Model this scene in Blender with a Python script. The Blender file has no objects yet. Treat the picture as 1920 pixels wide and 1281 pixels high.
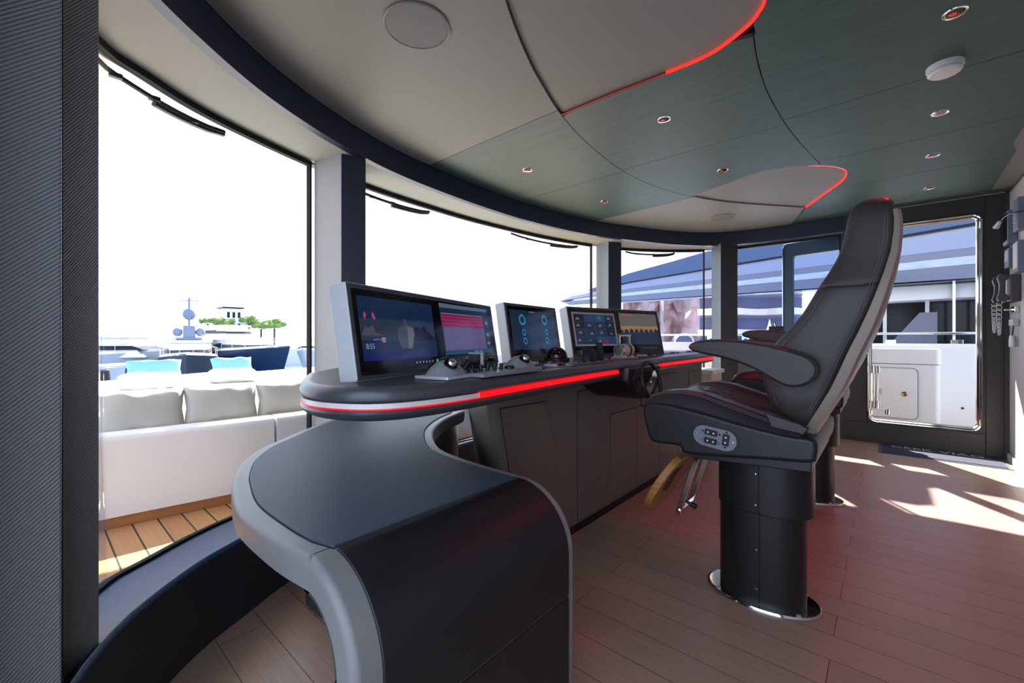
import bpy, bmesh, math, random
from mathutils import Vector, Matrix
random.seed(7)
S = bpy.context.scene
COL = S.collection
PI = math.pi

# ------------------------------------------------------------------ materials
def lin(c):
    r = []
    for v in c:
        v = v / 255.0
        r.append(v / 12.92 if v <= 0.04045 else ((v + 0.055) / 1.055) ** 2.4)
    return (r[0], r[1], r[2], 1.0)

MATS = {}
def mat(name, rgb, rough=0.5, metal=0.0, emit=None, estr=1.0, spec=0.5, noise=0.0, nscale=(40, 40, 40), bump=0.0, bscale=200, coat=0.0):
    m = bpy.data.materials.new(name); m.use_nodes = True
    nt = m.node_tree; b = nt.nodes['Principled BSDF']
    b.inputs['Base Color'].default_value = lin(rgb)
    b.inputs['Roughness'].default_value = rough
    b.inputs['Metallic'].default_value = metal
    b.inputs['Specular IOR Level'].default_value = spec
    b.inputs['Coat Weight'].default_value = coat
    if emit:
        b.inputs['Emission Color'].default_value = lin(emit)
        b.inputs['Emission Strength'].default_value = estr
    if noise > 0 or bump > 0:
        tc = nt.nodes.new('ShaderNodeTexCoord'); mp = nt.nodes.new('ShaderNodeMapping')
        nt.links.new(tc.outputs['Object'], mp.inputs['Vector'])
    if noise > 0:
        mp.inputs['Scale'].default_value = nscale
        n = nt.nodes.new('ShaderNodeTexNoise'); n.inputs['Scale'].default_value = 1.0; n.inputs['Detail'].default_value = 6
        nt.links.new(mp.outputs['Vector'], n.inputs['Vector'])
        r = nt.nodes.new('ShaderNodeMapRange')
        r.inputs['From Min'].default_value = 0.3; r.inputs['From Max'].default_value = 0.7
        r.inputs['To Min'].default_value = 1 - noise; r.inputs['To Max'].default_value = 1 + noise
        nt.links.new(n.outputs['Fac'], r.inputs['Value'])
        mx = nt.nodes.new('ShaderNodeVectorMath'); mx.operation = 'SCALE'
        mx.inputs[0].default_value = lin(rgb)[:3]
        nt.links.new(r.outputs['Result'], mx.inputs['Scale'])
        nt.links.new(mx.outputs['Vector'], b.inputs['Base Color'])
    if bump > 0:
        n2 = nt.nodes.new('ShaderNodeTexNoise'); n2.inputs['Scale'].default_value = bscale; n2.inputs['Detail'].default_value = 3
        nt.links.new(tc.outputs['Object'], n2.inputs['Vector'])
        bp = nt.nodes.new('ShaderNodeBump'); bp.inputs['Strength'].default_value = bump; bp.inputs['Distance'].default_value = 0.002
        nt.links.new(n2.outputs['Fac'], bp.inputs['Height'])
        nt.links.new(bp.outputs['Normal'], b.inputs['Normal'])
    MATS[name] = m
    return m

leather = mat('black leather', (58, 52, 49), 0.42, spec=0.5, bump=0.25, bscale=350)
leather_dark = mat('dark pedestal leather', (25, 26, 28), 0.4, bump=0.2, bscale=350)
leather_seat = mat('seat leather', (46, 44, 50), 0.33, spec=0.6, bump=0.2, bscale=300)
thread = mat('stitching thread', (95, 92, 92), 0.6)
black = mat('black plastic', (20, 20, 22), 0.4)
blackgap = mat('shadow gap rubber', (8, 8, 9), 0.8)
blackgloss = mat('gloss black', (10, 10, 12), 0.08)
chrome = mat('chrome', (225, 222, 216), 0.07, metal=1.0)
satin = mat('satin metal', (206, 206, 208), 0.36, metal=.4)
track_grey = mat('trackball grey', (128, 130, 136), 0.4)
steel_panel = mat('grey switch plate', (128, 130, 140), 0.45, metal=0.3)
shell = mat('taupe shell', (146, 130, 116), 0.38)
console_paint = mat('console charcoal paint', (66, 67, 70), 0.36, spec=0.7)
body_paint = mat('console body paint', (104, 96, 88), 0.45, spec=0.45)
desk_leather = mat('desk leather', (52, 62, 76), 0.55, bump=0.15, bscale=500)  # bluish tone stands for sky mirrored in the desk top
desk_black = mat('desk front leather', (21, 22, 26), 0.42, bump=0.15, bscale=500)
rim_grey = mat('grey rim paint', (124, 122, 118), 0.42)
pod_lit = mat('pod lit side grey', (196, 196, 194), 0.45)  # pod sides made paler, window light put into their colour
pod_shade = mat('pod shaded face grey', (70, 70, 74), 0.42)  # same grey darkened for the face turned away from the windows
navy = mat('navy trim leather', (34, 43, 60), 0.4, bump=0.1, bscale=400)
sill_m = mat('sill leather', (34, 62, 92), 0.42, bump=0.15, bscale=500)  # blue of the reflected sky put into the sill colour
sill_side = mat('sill wall leather', (34, 35, 39), 0.5)
soffit_m = mat('soffit fabric', (158, 161, 150), 0.8)
ceil_grey = mat('ceiling grey leather', (128, 128, 122), 0.6, bump=0.08, bscale=300)
wall_dark = mat('dark wall panel', (58, 57, 56), 0.5)
wall_light = mat('light wall panel', (196, 194, 192), 0.5)
teak_side = mat('teak fascia', (170, 110, 62), 0.5, noise=0.12, nscale=(3, 60, 60))
foot_wood = mat('footrest wood', (178, 122, 66), 0.45, noise=0.2, nscale=(60, 8, 60))
white_gel = mat('white gelcoat', (232, 230, 226), 0.22)
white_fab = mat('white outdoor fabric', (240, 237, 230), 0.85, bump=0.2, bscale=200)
shade_fab = mat('shade-greyed outdoor fabric', (192, 188, 178), 0.85, bump=0.2, bscale=200)  # white fabric greyed, shade of the backlit cushions put into its colour
blue_fab = mat('pale blue cushion fabric', (104, 158, 200), 0.85)
red_led = mat('red led', (200, 10, 20), 0.4, emit=(255, 16, 26), estr=.55)
red_led2 = mat('red ceiling led', (200, 10, 20), 0.4, emit=(255, 30, 16), estr=1.3)
red_dim = mat('red ceiling led dim', (60, 10, 12), .4, emit=(170, 16, 18), estr=.30)
led_white = mat('clear led diffuser', (225, 215, 210), 0.25)
red_lens = mat('red downlight lens', (90, 8, 14), .3, emit=(220, 16, 34), estr=.30)
plastic_white = mat('white plastic', (232, 230, 222), 0.4)
phone_grey = mat('phone grey', (72, 72, 76), 0.4)
dev_grey = mat('instrument grey', (120, 128, 150), 0.4)
rubber = mat('rubber', (28, 28, 30), 0.7)
neigh_dark = mat('neighbour blue gloss', (58, 76, 108), 0.25)
neigh_lav = mat('neighbour lavender paint', (132, 138, 160), 0.3)
neigh_grey = mat('neighbour grey paint', (104, 107, 124), 0.3)
neigh_glint = mat('neighbour painted water glint', (168, 174, 190), 0.3, noise=0.15, nscale=(1, 6, 30))  # rippling light off the water, painted on as a pale stripe
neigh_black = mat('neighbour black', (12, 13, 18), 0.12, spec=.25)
neigh_white = mat('neighbour white', (225, 222, 220), 0.25)
hull_navy = mat('navy hull', (26, 48, 76), 0.3)
hull_dark = mat('dark hull', (44, 52, 62), 0.3)
hull_white = mat('white hull', (176, 180, 188), 0.35)
boat_glass = mat('boat window', (24, 28, 32), 0.35, spec=.2)
boat_blue = mat('boat blue canvas', (96, 138, 190), 0.6)
dome_grey = mat('radar dome', (104, 114, 134), 0.4)
foliage = mat('foliage', (120, 140, 70), 0.9, noise=0.4, nscale=(1.5, 1.5, 1.5))
trunk_m = mat('bark', (90, 70, 50), 0.9)
stone = mat('rock face', (186, 152, 138), 0.9, noise=0.35, nscale=(0.25, 0.25, 0.12))
villa_m = mat('villa wall', (235, 232, 226), 0.8)
town_m = mat('hazy apartment plaster', (150, 140, 165), 0.8)  # violet distance haze mixed into the plaster colour
balc_m = mat('balcony pale render', (226, 205, 190), 0.7)
town_dark = mat('hazy glazing', (96, 94, 122), 0.6, spec=.2)  # blue haze mixed into the colour of far glazing and tunnel mouth
quay_m = mat('quay stone', (196, 196, 196), 0.9)
mat_m = mat('entrance mat pile', (46, 48, 66), 0.95, noise=0.35, nscale=(300, 300, 300), bump=0.6, bscale=700)
mat_edge = mat('mat edge', (70, 76, 86), 0.6)
letter_m = mat('mat lettering', (205, 208, 215), 0.9)

def glassmat(name, tint, gloss=0.06):
    m = bpy.data.materials.new(name); m.use_nodes = True; nt = m.node_tree
    for n in list(nt.nodes): nt.nodes.remove(n)
    o = nt.nodes.new('ShaderNodeOutputMaterial'); t = nt.nodes.new('ShaderNodeBsdfTransparent'); g = nt.nodes.new('ShaderNodeBsdfGlossy')
    x = nt.nodes.new('ShaderNodeMixShader'); l = nt.nodes.new('ShaderNodeLayerWeight'); mm = nt.nodes.new('ShaderNodeMath')
    l.inputs['Blend'].default_value = 0.12; mm.operation = 'MULTIPLY'; mm.inputs[1].default_value = gloss * 8
    mm.use_clamp = True
    t.inputs['Color'].default_value = (*tint, 1); g.inputs['Roughness'].default_value = 0.0
    nt.links.new(l.outputs['Fresnel'], mm.inputs[0]); nt.links.new(mm.outputs[0], x.inputs[0])
    nt.links.new(t.outputs[0], x.inputs[1]); nt.links.new(g.outputs[0], x.inputs[2]); nt.links.new(x.outputs[0], o.inputs[0])
    return m
glass = glassmat('window glass', (0.97, 0.985, 1.0), 0.05)
glass_side = glassmat('tinted side glass', (0.74, 0.84, 1.0), 0.08)
glass_rail = glassmat('rail glass', (0.85, 0.9, 0.92), 0.12)

def brickmat(name, c1, c2, gap, length, width, along='Y', gapw=0.0012, rough=0.5, grain=0.1, gscale=(2, 70, 1), cscale=1.0, shift=(0, 0)):
    m = bpy.data.materials.new(name); m.use_nodes = True; nt = m.node_tree; b = nt.nodes['Principled BSDF']
    tc = nt.nodes.new('ShaderNodeTexCoord'); sp = nt.nodes.new('ShaderNodeSeparateXYZ'); cb = nt.nodes.new('ShaderNodeCombineXYZ')
    nt.links.new(tc.outputs['Object'], sp.inputs[0])
    a1 = nt.nodes.new('ShaderNodeMath'); a1.inputs[1].default_value = shift[0]
    a2 = nt.nodes.new('ShaderNodeMath'); a2.inputs[1].default_value = shift[1]
    nt.links.new(sp.outputs['Y' if along == 'Y' else 'X'], a1.inputs[0]); nt.links.new(sp.outputs['X' if along == 'Y' else 'Y'], a2.inputs[0])
    nt.links.new(a1.outputs[0], cb.inputs['X']); nt.links.new(a2.outputs[0], cb.inputs['Y'])
    br = nt.nodes.new('ShaderNodeTexBrick'); br.offset = 0.5; br.squash = 1.0
    br.inputs['Scale'].default_value = 1.0; br.inputs['Mortar Size'].default_value = gapw; br.inputs['Mortar Smooth'].default_value = 0.1
    br.inputs['Brick Width'].default_value = length; br.inputs['Row Height'].default_value = width; br.inputs['Bias'].default_value = 0
    br.inputs['Color1'].default_value = lin(c1); br.inputs['Color2'].default_value = lin(c2); br.inputs['Mortar'].default_value = lin(gap)
    nt.links.new(cb.outputs[0], br.inputs['Vector'])
    mp = nt.nodes.new('ShaderNodeMapping'); mp.inputs['Scale'].default_value = gscale; nt.links.new(cb.outputs[0], mp.inputs['Vector'])
    n = nt.nodes.new('ShaderNodeTexNoise'); n.inputs['Scale'].default_value = 1.0; n.inputs['Detail'].default_value = 8; n.inputs['Roughness'].default_value = 0.65
    nt.links.new(mp.outputs[0], n.inputs['Vector'])
    r = nt.nodes.new('ShaderNodeMapRange'); r.inputs['From Min'].default_value = 0.3; r.inputs['From Max'].default_value = 0.7
    r.inputs['To Min'].default_value = 1 - grain; r.inputs['To Max'].default_value = 1 + grain
    nt.links.new(n.outputs['Fac'], r.inputs['Value'])
    mx = nt.nodes.new('ShaderNodeVectorMath'); mx.operation = 'SCALE'
    nt.links.new(br.outputs['Color'], mx.inputs[0]); nt.links.new(r.outputs['Result'], mx.inputs['Scale'])
    nt.links.new(mx.outputs['Vector'], b.inputs['Base Color'])
    b.inputs['Roughness'].default_value = rough
    bp = nt.nodes.new('ShaderNodeBump'); bp.inputs['Strength'].default_value = 0.15; bp.inputs['Distance'].default_value = 0.001
    nt.links.new(n.outputs['Fac'], bp.inputs['Height']); nt.links.new(bp.outputs['Normal'], b.inputs['Normal'])
    return m
floor_m = brickmat('oak planks', (180, 147, 126), (169, 138, 118), (74, 56, 48), 1.5, 0.1375, gapw=0.0012, rough=0.36, grain=0.13, gscale=(3.0, 130, 1), shift=(-0.13, 0.0))
teak_m = brickmat('teak deck', (196, 146, 96), (184, 132, 84), (52, 42, 36), 40, 0.105, gapw=0.004, rough=0.6, grain=0.12, gscale=(2, 60, 1), shift=(0, -0.06))
ceil_green = brickmat('green stained oak', (61, 87, 79), (59, 84, 77), (57, 81, 74), 30, 9, gapw=0.0, rough=0.5, grain=0.22, gscale=(1.6, 38, 1))

def weave(name, rgb, rgb2, scale, along, rough=0.35, bands='DIAG'):
    m = bpy.data.materials.new(name); m.use_nodes = True; nt = m.node_tree; b = nt.nodes['Principled BSDF']
    tc = nt.nodes.new('ShaderNodeTexCoord'); sp = nt.nodes.new('ShaderNodeSeparateXYZ'); nt.links.new(tc.outputs['Object'], sp.inputs[0])
    def sc(o, k):
        q = nt.nodes.new('ShaderNodeMath'); q.operation = 'MULTIPLY'; q.inputs[1].default_value = k; nt.links.new(o, q.inputs[0]); return q.outputs[0]
    def add(a, c):
        q = nt.nodes.new('ShaderNodeMath'); nt.links.new(a, q.inputs[0]); nt.links.new(c, q.inputs[1]); return q.outputs[0]
    v = add(add(sc(sp.outputs['X'], along[0] * scale), sc(sp.outputs['Y'], along[1] * scale)), sc(sp.outputs['Z'], scale))
    s = nt.nodes.new('ShaderNodeMath'); s.operation = 'SINE'; nt.links.new(v, s.inputs[0])
    if bands == 'CHECK':
        v2 = add(add(sc(sp.outputs['X'], -along[0] * scale), sc(sp.outputs['Y'], -along[1] * scale)), sc(sp.outputs['Z'], scale))
        s2 = nt.nodes.new('ShaderNodeMath'); s2.operation = 'SINE'; nt.links.new(v2, s2.inputs[0])
        p = nt.nodes.new('ShaderNodeMath'); p.operation = 'MULTIPLY'; nt.links.new(s.outputs[0], p.inputs[0]); nt.links.new(s2.outputs[0], p.inputs[1]); s = p
    r = nt.nodes.new('ShaderNodeMapRange'); r.inputs['From Min'].default_value = -1; r.inputs['From Max'].default_value = 1
    nt.links.new(s.outputs[0], r.inputs['Value'])
    mx = nt.nodes.new('ShaderNodeMix'); mx.data_type = 'RGBA'; mx.inputs[6].default_value = lin(rgb); mx.inputs[7].default_value = lin(rgb2)
    nt.links.new(r.outputs['Result'], mx.inputs[0]); nt.links.new(mx.outputs[2], b.inputs['Base Color'])
    b.inputs['Roughness'].default_value = rough
    bp = nt.nodes.new('ShaderNodeBump'); bp.inputs['Strength'].default_value = 0.4; bp.inputs['Distance'].default_value = 0.001
    nt.links.new(s.outputs[0], bp.inputs['Height']); nt.links.new(bp.outputs['Normal'], b.inputs['Normal'])
    return m
weave_post = weave('ribbed carbon weave', (84, 86, 88), (146, 148, 148), 2 * PI / 0.0085, (-1.0, -1.0))
weave_col = weave('woven column fabric', (138, 136, 132), (196, 194, 190), 2 * PI / 0.007, (0.7, 1.0), 0.5, 'CHECK')
grille_m = weave('speaker grille', (92, 92, 92), (128, 128, 126), 2 * PI / 0.005, (1.0, 0.3), 0.6)

# ------------------------------------------------------------------ mesh helpers
ORIG = {}
def thing(name, label, cat, loc=(0, 0, 0), group=None, rz=0.0, kind=None):
    o = bpy.data.objects.new(name, None); COL.objects.link(o)
    o.location = loc; o.rotation_euler = (0, 0, rz); o.empty_display_size = 0.1
    ORIG[o.name] = (Vector(loc), rz)
    if label: o['label'] = label
    if cat: o['category'] = cat
    if group: o['group'] = group
    if kind: o['kind'] = kind
    return o
def tag(o, label, cat, group=None, kind=None):
    if label: o['label'] = label
    if cat: o['category'] = cat
    if group: o['group'] = group
    if kind: o['kind'] = kind
    return o
def new(): return bmesh.new()
def obj(name, bm, mats, parent=None, smooth=False, bevel=0.0, seg=3, local=False, label=None, sub=0, angle=35):
    if not isinstance(mats, (list, tuple)): mats = [mats]
    bmesh.ops.remove_doubles(bm, verts=bm.verts, dist=1e-6)
    bmesh.ops.recalc_face_normals(bm, faces=bm.faces)
    me = bpy.data.meshes.new(name)
    if parent is not None and not local:
        tot = Vector((0, 0, 0)); p = parent
        off = OFF[parent.name] if parent.name in OFF else ORIG[parent.name][0]
        bmesh.ops.translate(bm, verts=bm.verts, vec=-off)
    bm.to_mesh(me); bm.free()
    for m in mats: me.materials.append(m)
    o = bpy.data.objects.new(name, me); COL.objects.link(o)
    if parent is not None:
        o.parent = parent
        OFF[o.name] = OFF[parent.name] if parent.name in OFF else ORIG[parent.name][0]
    else:
        OFF[o.name] = Vector((0, 0, 0))
    if smooth or bevel > 0:
        for p in me.polygons: p.use_smooth = True
    if bevel > 0:
        b = o.modifiers.new('bevel', 'BEVEL'); b.width = bevel; b.segments = seg; b.limit_method = 'ANGLE'; b.angle_limit = math.radians(angle)
        b.harden_normals = True
    elif smooth:
        try: me.set_sharp_from_angle(angle=math.radians(40))
        except Exception: pass
        if not sub:
            wn = o.modifiers.new('normals', 'WEIGHTED_NORMAL'); wn.keep_sharp = True; wn.weight = 80
    if sub:
        s = o.modifiers.new('sub', 'SUBSURF'); s.levels = sub; s.render_levels = sub
    if label: o['label'] = label
    return o
OFF = {}
def box(bm, lo, hi, M=None):
    r = bmesh.ops.create_cube(bm, size=1.0)
    c = [(lo[i] + hi[i]) / 2 for i in range(3)]; s = [abs(hi[i] - lo[i]) for i in range(3)]
    for v in r['verts']:
        v.co = Vector((c[0] + v.co.x * s[0], c[1] + v.co.y * s[1], c[2] + v.co.z * s[2]))
        if M is not None: v.co = M @ v.co
    return r['verts']
AX = {'z': lambda a, b, h: (a, b, h), 'x': lambda a, b, h: (h, a, b), 'y': lambda a, b, h: (a, h, b)}
def prism(bm, poly, h0, h1, axis='z', M=None, mi=None):
    f = AX[axis]
    A = [bm.verts.new(f(p[0], p[1], h0)) for p in poly]; B = [bm.verts.new(f(p[0], p[1], h1)) for p in poly]
    n = len(poly); fs = [bm.faces.new(A), bm.faces.new(B[::-1])]
    for i in range(n): fs.append(bm.faces.new((A[i], A[(i + 1) % n], B[(i + 1) % n], B[i])))
    if M is not None:
        for v in A + B: v.co = M @ v.co
    if mi is not None:
        for q in fs: q.material_index = mi
    return fs
def prism_hole(bm, outer, holes, h0, h1, axis='z'):
    f = AX[axis]; es = []
    loops = [outer] + holes
    vs = []
    for L in loops:
        A = [bm.verts.new(f(p[0], p[1], h0)) for p in L]
        vs += A
        for i in range(len(A)): es.append(bm.edges.new((A[i], A[(i + 1) % len(A)])))
    r = bmesh.ops.triangle_fill(bm, use_beauty=True, use_dissolve=False, edges=es)
    faces = [g for g in r['geom'] if isinstance(g, bmesh.types.BMFace)]
    e = bmesh.ops.extrude_face_region(bm, geom=faces)
    mv = [g for g in e['geom'] if isinstance(g, bmesh.types.BMVert)]
    d = Vector(f(0, 0, h1)) - Vector(f(0, 0, h0))
    for v in mv: v.co += d
def tube(bm, pts, r, n=8, closed=False, cap=True):
    pts = [Vector(p) for p in pts]; N = len(pts); rings = []
    prev = None
    for i, p in enumerate(pts):
        if closed: t = (pts[(i + 1) % N] - pts[i - 1]).normalized()
        elif i == 0: t = (pts[1] - pts[0]).normalized()
        elif i == N - 1: t = (pts[-1] - pts[-2]).normalized()
        else: t = (pts[i + 1] - pts[i - 1]).normalized()
        if prev is None:
            u = t.orthogonal().normalized()
        else:
            u = (prev - t * prev.dot(t)).normalized()
        prev = u; w = t.cross(u)
        rr = r[i] if isinstance(r, (list, tuple)) else r
        rings.append([bm.verts.new(p + (u * math.cos(2 * PI * k / n) + w * math.sin(2 * PI * k / n)) * rr) for k in range(n)])
    for i in range(N if closed else N - 1):
        a, b = rings[i], rings[(i + 1) % N]
        if closed and i == N - 1:
            # align seam
            best = min(range(n), key=lambda s: (a[0].co - b[s].co).length)
            b = b[best:] + b[:best]
        for k in range(n): bm.faces.new((a[k], a[(k + 1) % n], b[(k + 1) % n], b[k]))
    if cap and not closed:
        bm.faces.new(rings[0][::-1]); bm.faces.new(rings[-1])
def lathe(bm, prof, c, axis=(0, 0, 1), n=32, sx=1.0, sy=1.0):
    """prof: list of (radius, height); closed ends if radius 0"""
    q = Vector((0, 0, 1)).rotation_difference(Vector(axis).normalized()); c = Vector(c); rings = []
    for r, h in prof:
        if r <= 1e-6: rings.append([bm.verts.new(c + q @ Vector((0, 0, h)))])
        else: rings.append([bm.verts.new(c + q @ Vector((r * sx * math.cos(2 * PI * k / n), r * sy * math.sin(2 * PI * k / n), h))) for k in range(n)])
    for a, b in zip(rings, rings[1:]):
        for k in range(n):
            k2 = (k + 1) % n
            if len(a) == 1 and len(b) == 1: continue
            if len(a) == 1: bm.faces.new((a[0], b[k2], b[k]))
            elif len(b) == 1: bm.faces.new((a[k], a[k2], b[0]))
            else: bm.faces.new((a[k], a[k2], b[k2], b[k]))
    if len(rings[0]) > 1: bm.faces.new(rings[0][::-1])
    if len(rings[-1]) > 1: bm.faces.new(rings[-1])
def loft(bm, rings, cap=True, closed=True):
    R = [[bm.verts.new(p) for p in r] for r in rings]; n = len(R[0])
    for a, b in zip(R, R[1:]):
        for k in range(n if closed else n - 1): bm.faces.new((a[k], a[(k + 1) % n], b[(k + 1) % n], b[k]))
    if cap: bm.faces.new(R[0][::-1]); bm.faces.new(R[-1])
    return R
def spline(pts, n=8, closed=False):
    P = [Vector(p) for p in pts]; N = len(P); out = []
    rng = range(N) if closed else range(N - 1)
    for i in rng:
        if closed: p0, p1, p2, p3 = P[i - 1], P[i], P[(i + 1) % N], P[(i + 2) % N]
        else:
            p1, p2 = P[i], P[i + 1]; p0 = P[i - 1] if i > 0 else p1 * 2 - p2; p3 = P[i + 2] if i + 2 < N else p2 * 2 - p1
        for k in range(n):
            t = k / n
            out.append(0.5 * ((2 * p1) + (p2 - p0) * t + (2 * p0 - 5 * p1 + 4 * p2 - p3) * t * t + (3 * p1 - p0 - 3 * p2 + p3) * t ** 3))
    if not closed: out.append(P[-1])
    return [tuple(v) for v in out]
def area2(poly): return sum(poly[i][0] * poly[(i + 1) % len(poly)][1] - poly[(i + 1) % len(poly)][0] * poly[i][1] for i in range(len(poly)))
def inset(poly, d, closed=True):
    """offset a 2D polygon inwards by d (negative grows)"""
    s = 1 if area2(poly) > 0 else -1; n = len(poly); out = []
    for i in range(n):
        p = Vector(poly[i][:2])
        a = Vector(poly[i - 1][:2]) if (closed or i > 0) else None
        b = Vector(poly[(i + 1) % n][:2]) if (closed or i < n - 1) else None
        ns = []
        if a is not None and (p - a).length > 1e-7: e = (p - a).normalized(); ns.append(Vector((-e.y, e.x)) * s)
        if b is not None and (b - p).length > 1e-7: e = (b - p).normalized(); ns.append(Vector((-e.y, e.x)) * s)
        m = sum(ns, Vector((0, 0)))
        if m.length < 1e-6: m = ns[0]
        m.normalize(); k = max(0.5, m.dot(ns[0]))
        q = p + m * d / k; out.append((q.x, q.y))
    return out
def offset_open(pts, d):
    """offset open polyline to its left by d"""
    n = len(pts); out = []
    for i in range(n):
        a = Vector(pts[max(0, i - 1)][:2]); b = Vector(pts[min(n - 1, i + 1)][:2]); e = (b - a).normalized(); p = Vector(pts[i][:2])
        q = p + Vector((-e.y, e.x)) * d; out.append((q.x, q.y))
    return out
def ring_stack(bm, poly, prof, mi=None):
    """prof list of (inset, z) -> closed body with caps"""
    rings = [[(x, y, z) for x, y in inset(poly, d)] for d, z in prof]
    return loft(bm, rings)
def rrect(x0, y0, x1, y1, r, n=6):
    out = []
    for cx, cy, a in ((x1 - r, y1 - r, 0), (x0 + r, y1 - r, 90), (x0 + r, y0 + r, 180), (x1 - r, y0 + r, 270)):
        for k in range(n + 1):
            t = math.radians(a + 90 * k / n); out.append((cx + r * math.cos(t), cy + r * math.sin(t)))
    return out
def strip(bm, A, B, z0, z1):
    """solid between open polylines A and B in plan (same count), from z0 to z1"""
    rings = [[(a[0], a[1], z0), (b[0], b[1], z0), (b[0], b[1], z1), (a[0], a[1], z1)] for a, b in zip(A, B)]
    loft(bm, rings)
def text(name, body, size, M, m, parent, ext=0.0):
    c = bpy.data.curves.new(name, 'FONT'); c.body = body; c.size = size; c.align_x = 'CENTER'; c.align_y = 'CENTER'; c.extrude = ext
    c.materials.append(m)
    tmp = bpy.data.objects.new(name + '_tmp', c); COL.objects.link(tmp); bpy.context.view_layer.update()
    me = bpy.data.meshes.new_from_object(tmp.evaluated_get(bpy.context.evaluated_depsgraph_get())); bpy.data.objects.remove(tmp); bpy.data.curves.remove(c)
    me.name = name; me.materials.clear(); me.materials.append(m)
    o = bpy.data.objects.new(name, me); COL.objects.link(o); o.parent = parent
    off = OFF[parent.name] if parent.name in OFF else ORIG[parent.name][0]
    o.matrix_local = Matrix.Translation(-off) @ M
    return o
def copy_tree(o, parent=None):
    c = o.copy(); COL.objects.link(c)
    if parent is not None: c.parent = parent
    for ch in list(o.children): copy_tree(ch, c)
    return c
def ell(cx, cy, a, b, n=40): return [(cx + a * math.cos(2 * PI * k / n), cy + b * math.sin(2 * PI * k / n)) for k in range(n)]
# ------------------------------------------------------------------ room shell
ZC = 2.22      # ceiling
ZS = 2.065     # window head soffit
XC = 2.66
_left = [(-.07, -.9), (-.07, .3), (-.05, .9), (.03, 1.33), (.2, 1.63), (.422, 1.844), (.717, 2.055), (1.1, 2.235), (1.55, 2.37), (2.1, 2.435), (2.66, 2.45)]
_right = [(3.051, 2.425), (3.55, 2.35), (3.98, 2.225), (4.434, 2.02), (4.8, 1.83), (5.104, 1.60), (5.28, 1.35), (5.37, .95), (5.37, .3), (5.37, -.9)]
BAND = spline(_left + _right, 6)                      # inner face of the head band, port to starboard
_wl = [(-.12, .2), (-.12, .9), (-.10, 1.3), (-.04, 1.66), (.172, 2.09), (.323, 2.225), (.61, 2.41), (1.136, 2.605), (1.571, 2.70), (2.097, 2.745), (2.66, 2.755)]
_wr = [(3.387, 2.69), (3.85, 2.60), (4.3, 2.47), (4.70, 2.28), (5.03, 2.02), (5.27, 1.75), (5.42, 1.50), (5.46, 1.2), (5.46, .9), (5.46, .2)]
WIN = spline(_wl + _wr, 6)
WX = lambda x0, x1, ymin=-9: [p for p in WIN if x0 <= p[0] <= x1 and p[1] > ymin]

bm = new(); prism(bm, [(-1.2, .2)] + [(p[0], p[1]) for p in WIN] + [(5.47, -.9), (-1.2, -.9)], -.05, 0)
fl = obj('floor', bm, floor_m); fl['kind'] = 'structure'

# curved knee wall with its sloping sill
_il = [(-.10, .95), (.0, 1.12), (.074, 1.278), (.112, 1.359), (.199, 1.487), (.365, 1.644), (.525, 1.74), (.753, 1.863), (1.2, 2.03), (1.8, 2.14), (2.66, 2.18)]
_ir = [(2 * XC - x, y) for x, y in _il[:-1]][::-1]
IN = spline(_il + _ir, 6)
def resample(pts, n):
    P = [Vector((p[0], p[1])) for p in pts]; L = [0]
    for a, b in zip(P, P[1:]): L.append(L[-1] + (b - a).length)
    out = []
    j = 0
    for k in range(n):
        t = L[-1] * k / (n - 1)
        while j < len(L) - 2 and L[j + 1] < t: j += 1
        u = (t - L[j]) / max(1e-9, L[j + 1] - L[j]); q = P[j].lerp(P[j + 1], u); out.append((q.x, q.y))
    return out
IN2 = resample(IN, 110)
WO2 = resample([p for p in WIN if p[1] > .94], 110)
bm = new()
rings = []
for a, b in zip(IN2, WO2):
    d = (Vector(b) - Vector(a)); e = d.normalized()
    rings.append([(a[0], a[1], 0), (a[0], a[1], .272), (a[0] + e.x * .004, a[1] + e.y * .004, .280), (a[0] + e.x * .012, a[1] + e.y * .012, .284),
                  (b[0], b[1], .10), (b[0] + e.x * .05, b[1] + e.y * .05, .10), (b[0] + e.x * .05, b[1] + e.y * .05, 0)])
R = loft(bm, rings)
for f in bm.faces:
    c = f.calc_center_median(); n = f.normal
    f.normal_update()
    if abs(f.normal.z) < .3 and c.z < .2: f.material_index = 1
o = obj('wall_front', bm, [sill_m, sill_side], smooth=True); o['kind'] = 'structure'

# ceiling
ceil = thing('ceiling', None, None, (XC, .5, ZC), kind='structure')
bm = new(); prism(bm, [(x, y) for x, y in offset_open(BAND, .03)], ZC + .022, ZC + .06)
obj('ceiling_backing', bm, blackgap, ceil)
C1 = spline([(-.06, -.3), (.2, .18), (.507, .56), (.80, .82), (1.138, 1.028), (1.44, 1.17), (1.66, 1.249), (1.902, 1.322), (2.289, 1.395), (2.847, 1.435), (3.33, 1.383), (3.771, 1.245), (4.212, 1.01), (4.793, .561)], 6)
C2 = spline([(1.80, .375), (1.919, .397), (2.14, .424), (2.431, .438), (2.806, .428), (3.178, .399), (3.613, .348), (3.70, .336)], 4)
BIG = spline([(1.93, 1.33), (1.93, 1.10), (1.94, .88), (1.95, .69), (1.944, .571), (1.91, .479), (1.863, .399), (1.813, .353), (1.757, .322), (1.62, .285), (1.4, .27), (1.15, .30), (.9, .37), (.62, .47), (.36, .36)], 5)
SMALL = spline([(3.775, 1.243), (3.634, .948), (3.557, .71), (3.583, .514), (3.699, .339), (3.833, .243), (3.978, .212), (4.172, .248), (4.42, .369), (4.794, .556)], 5)
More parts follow.
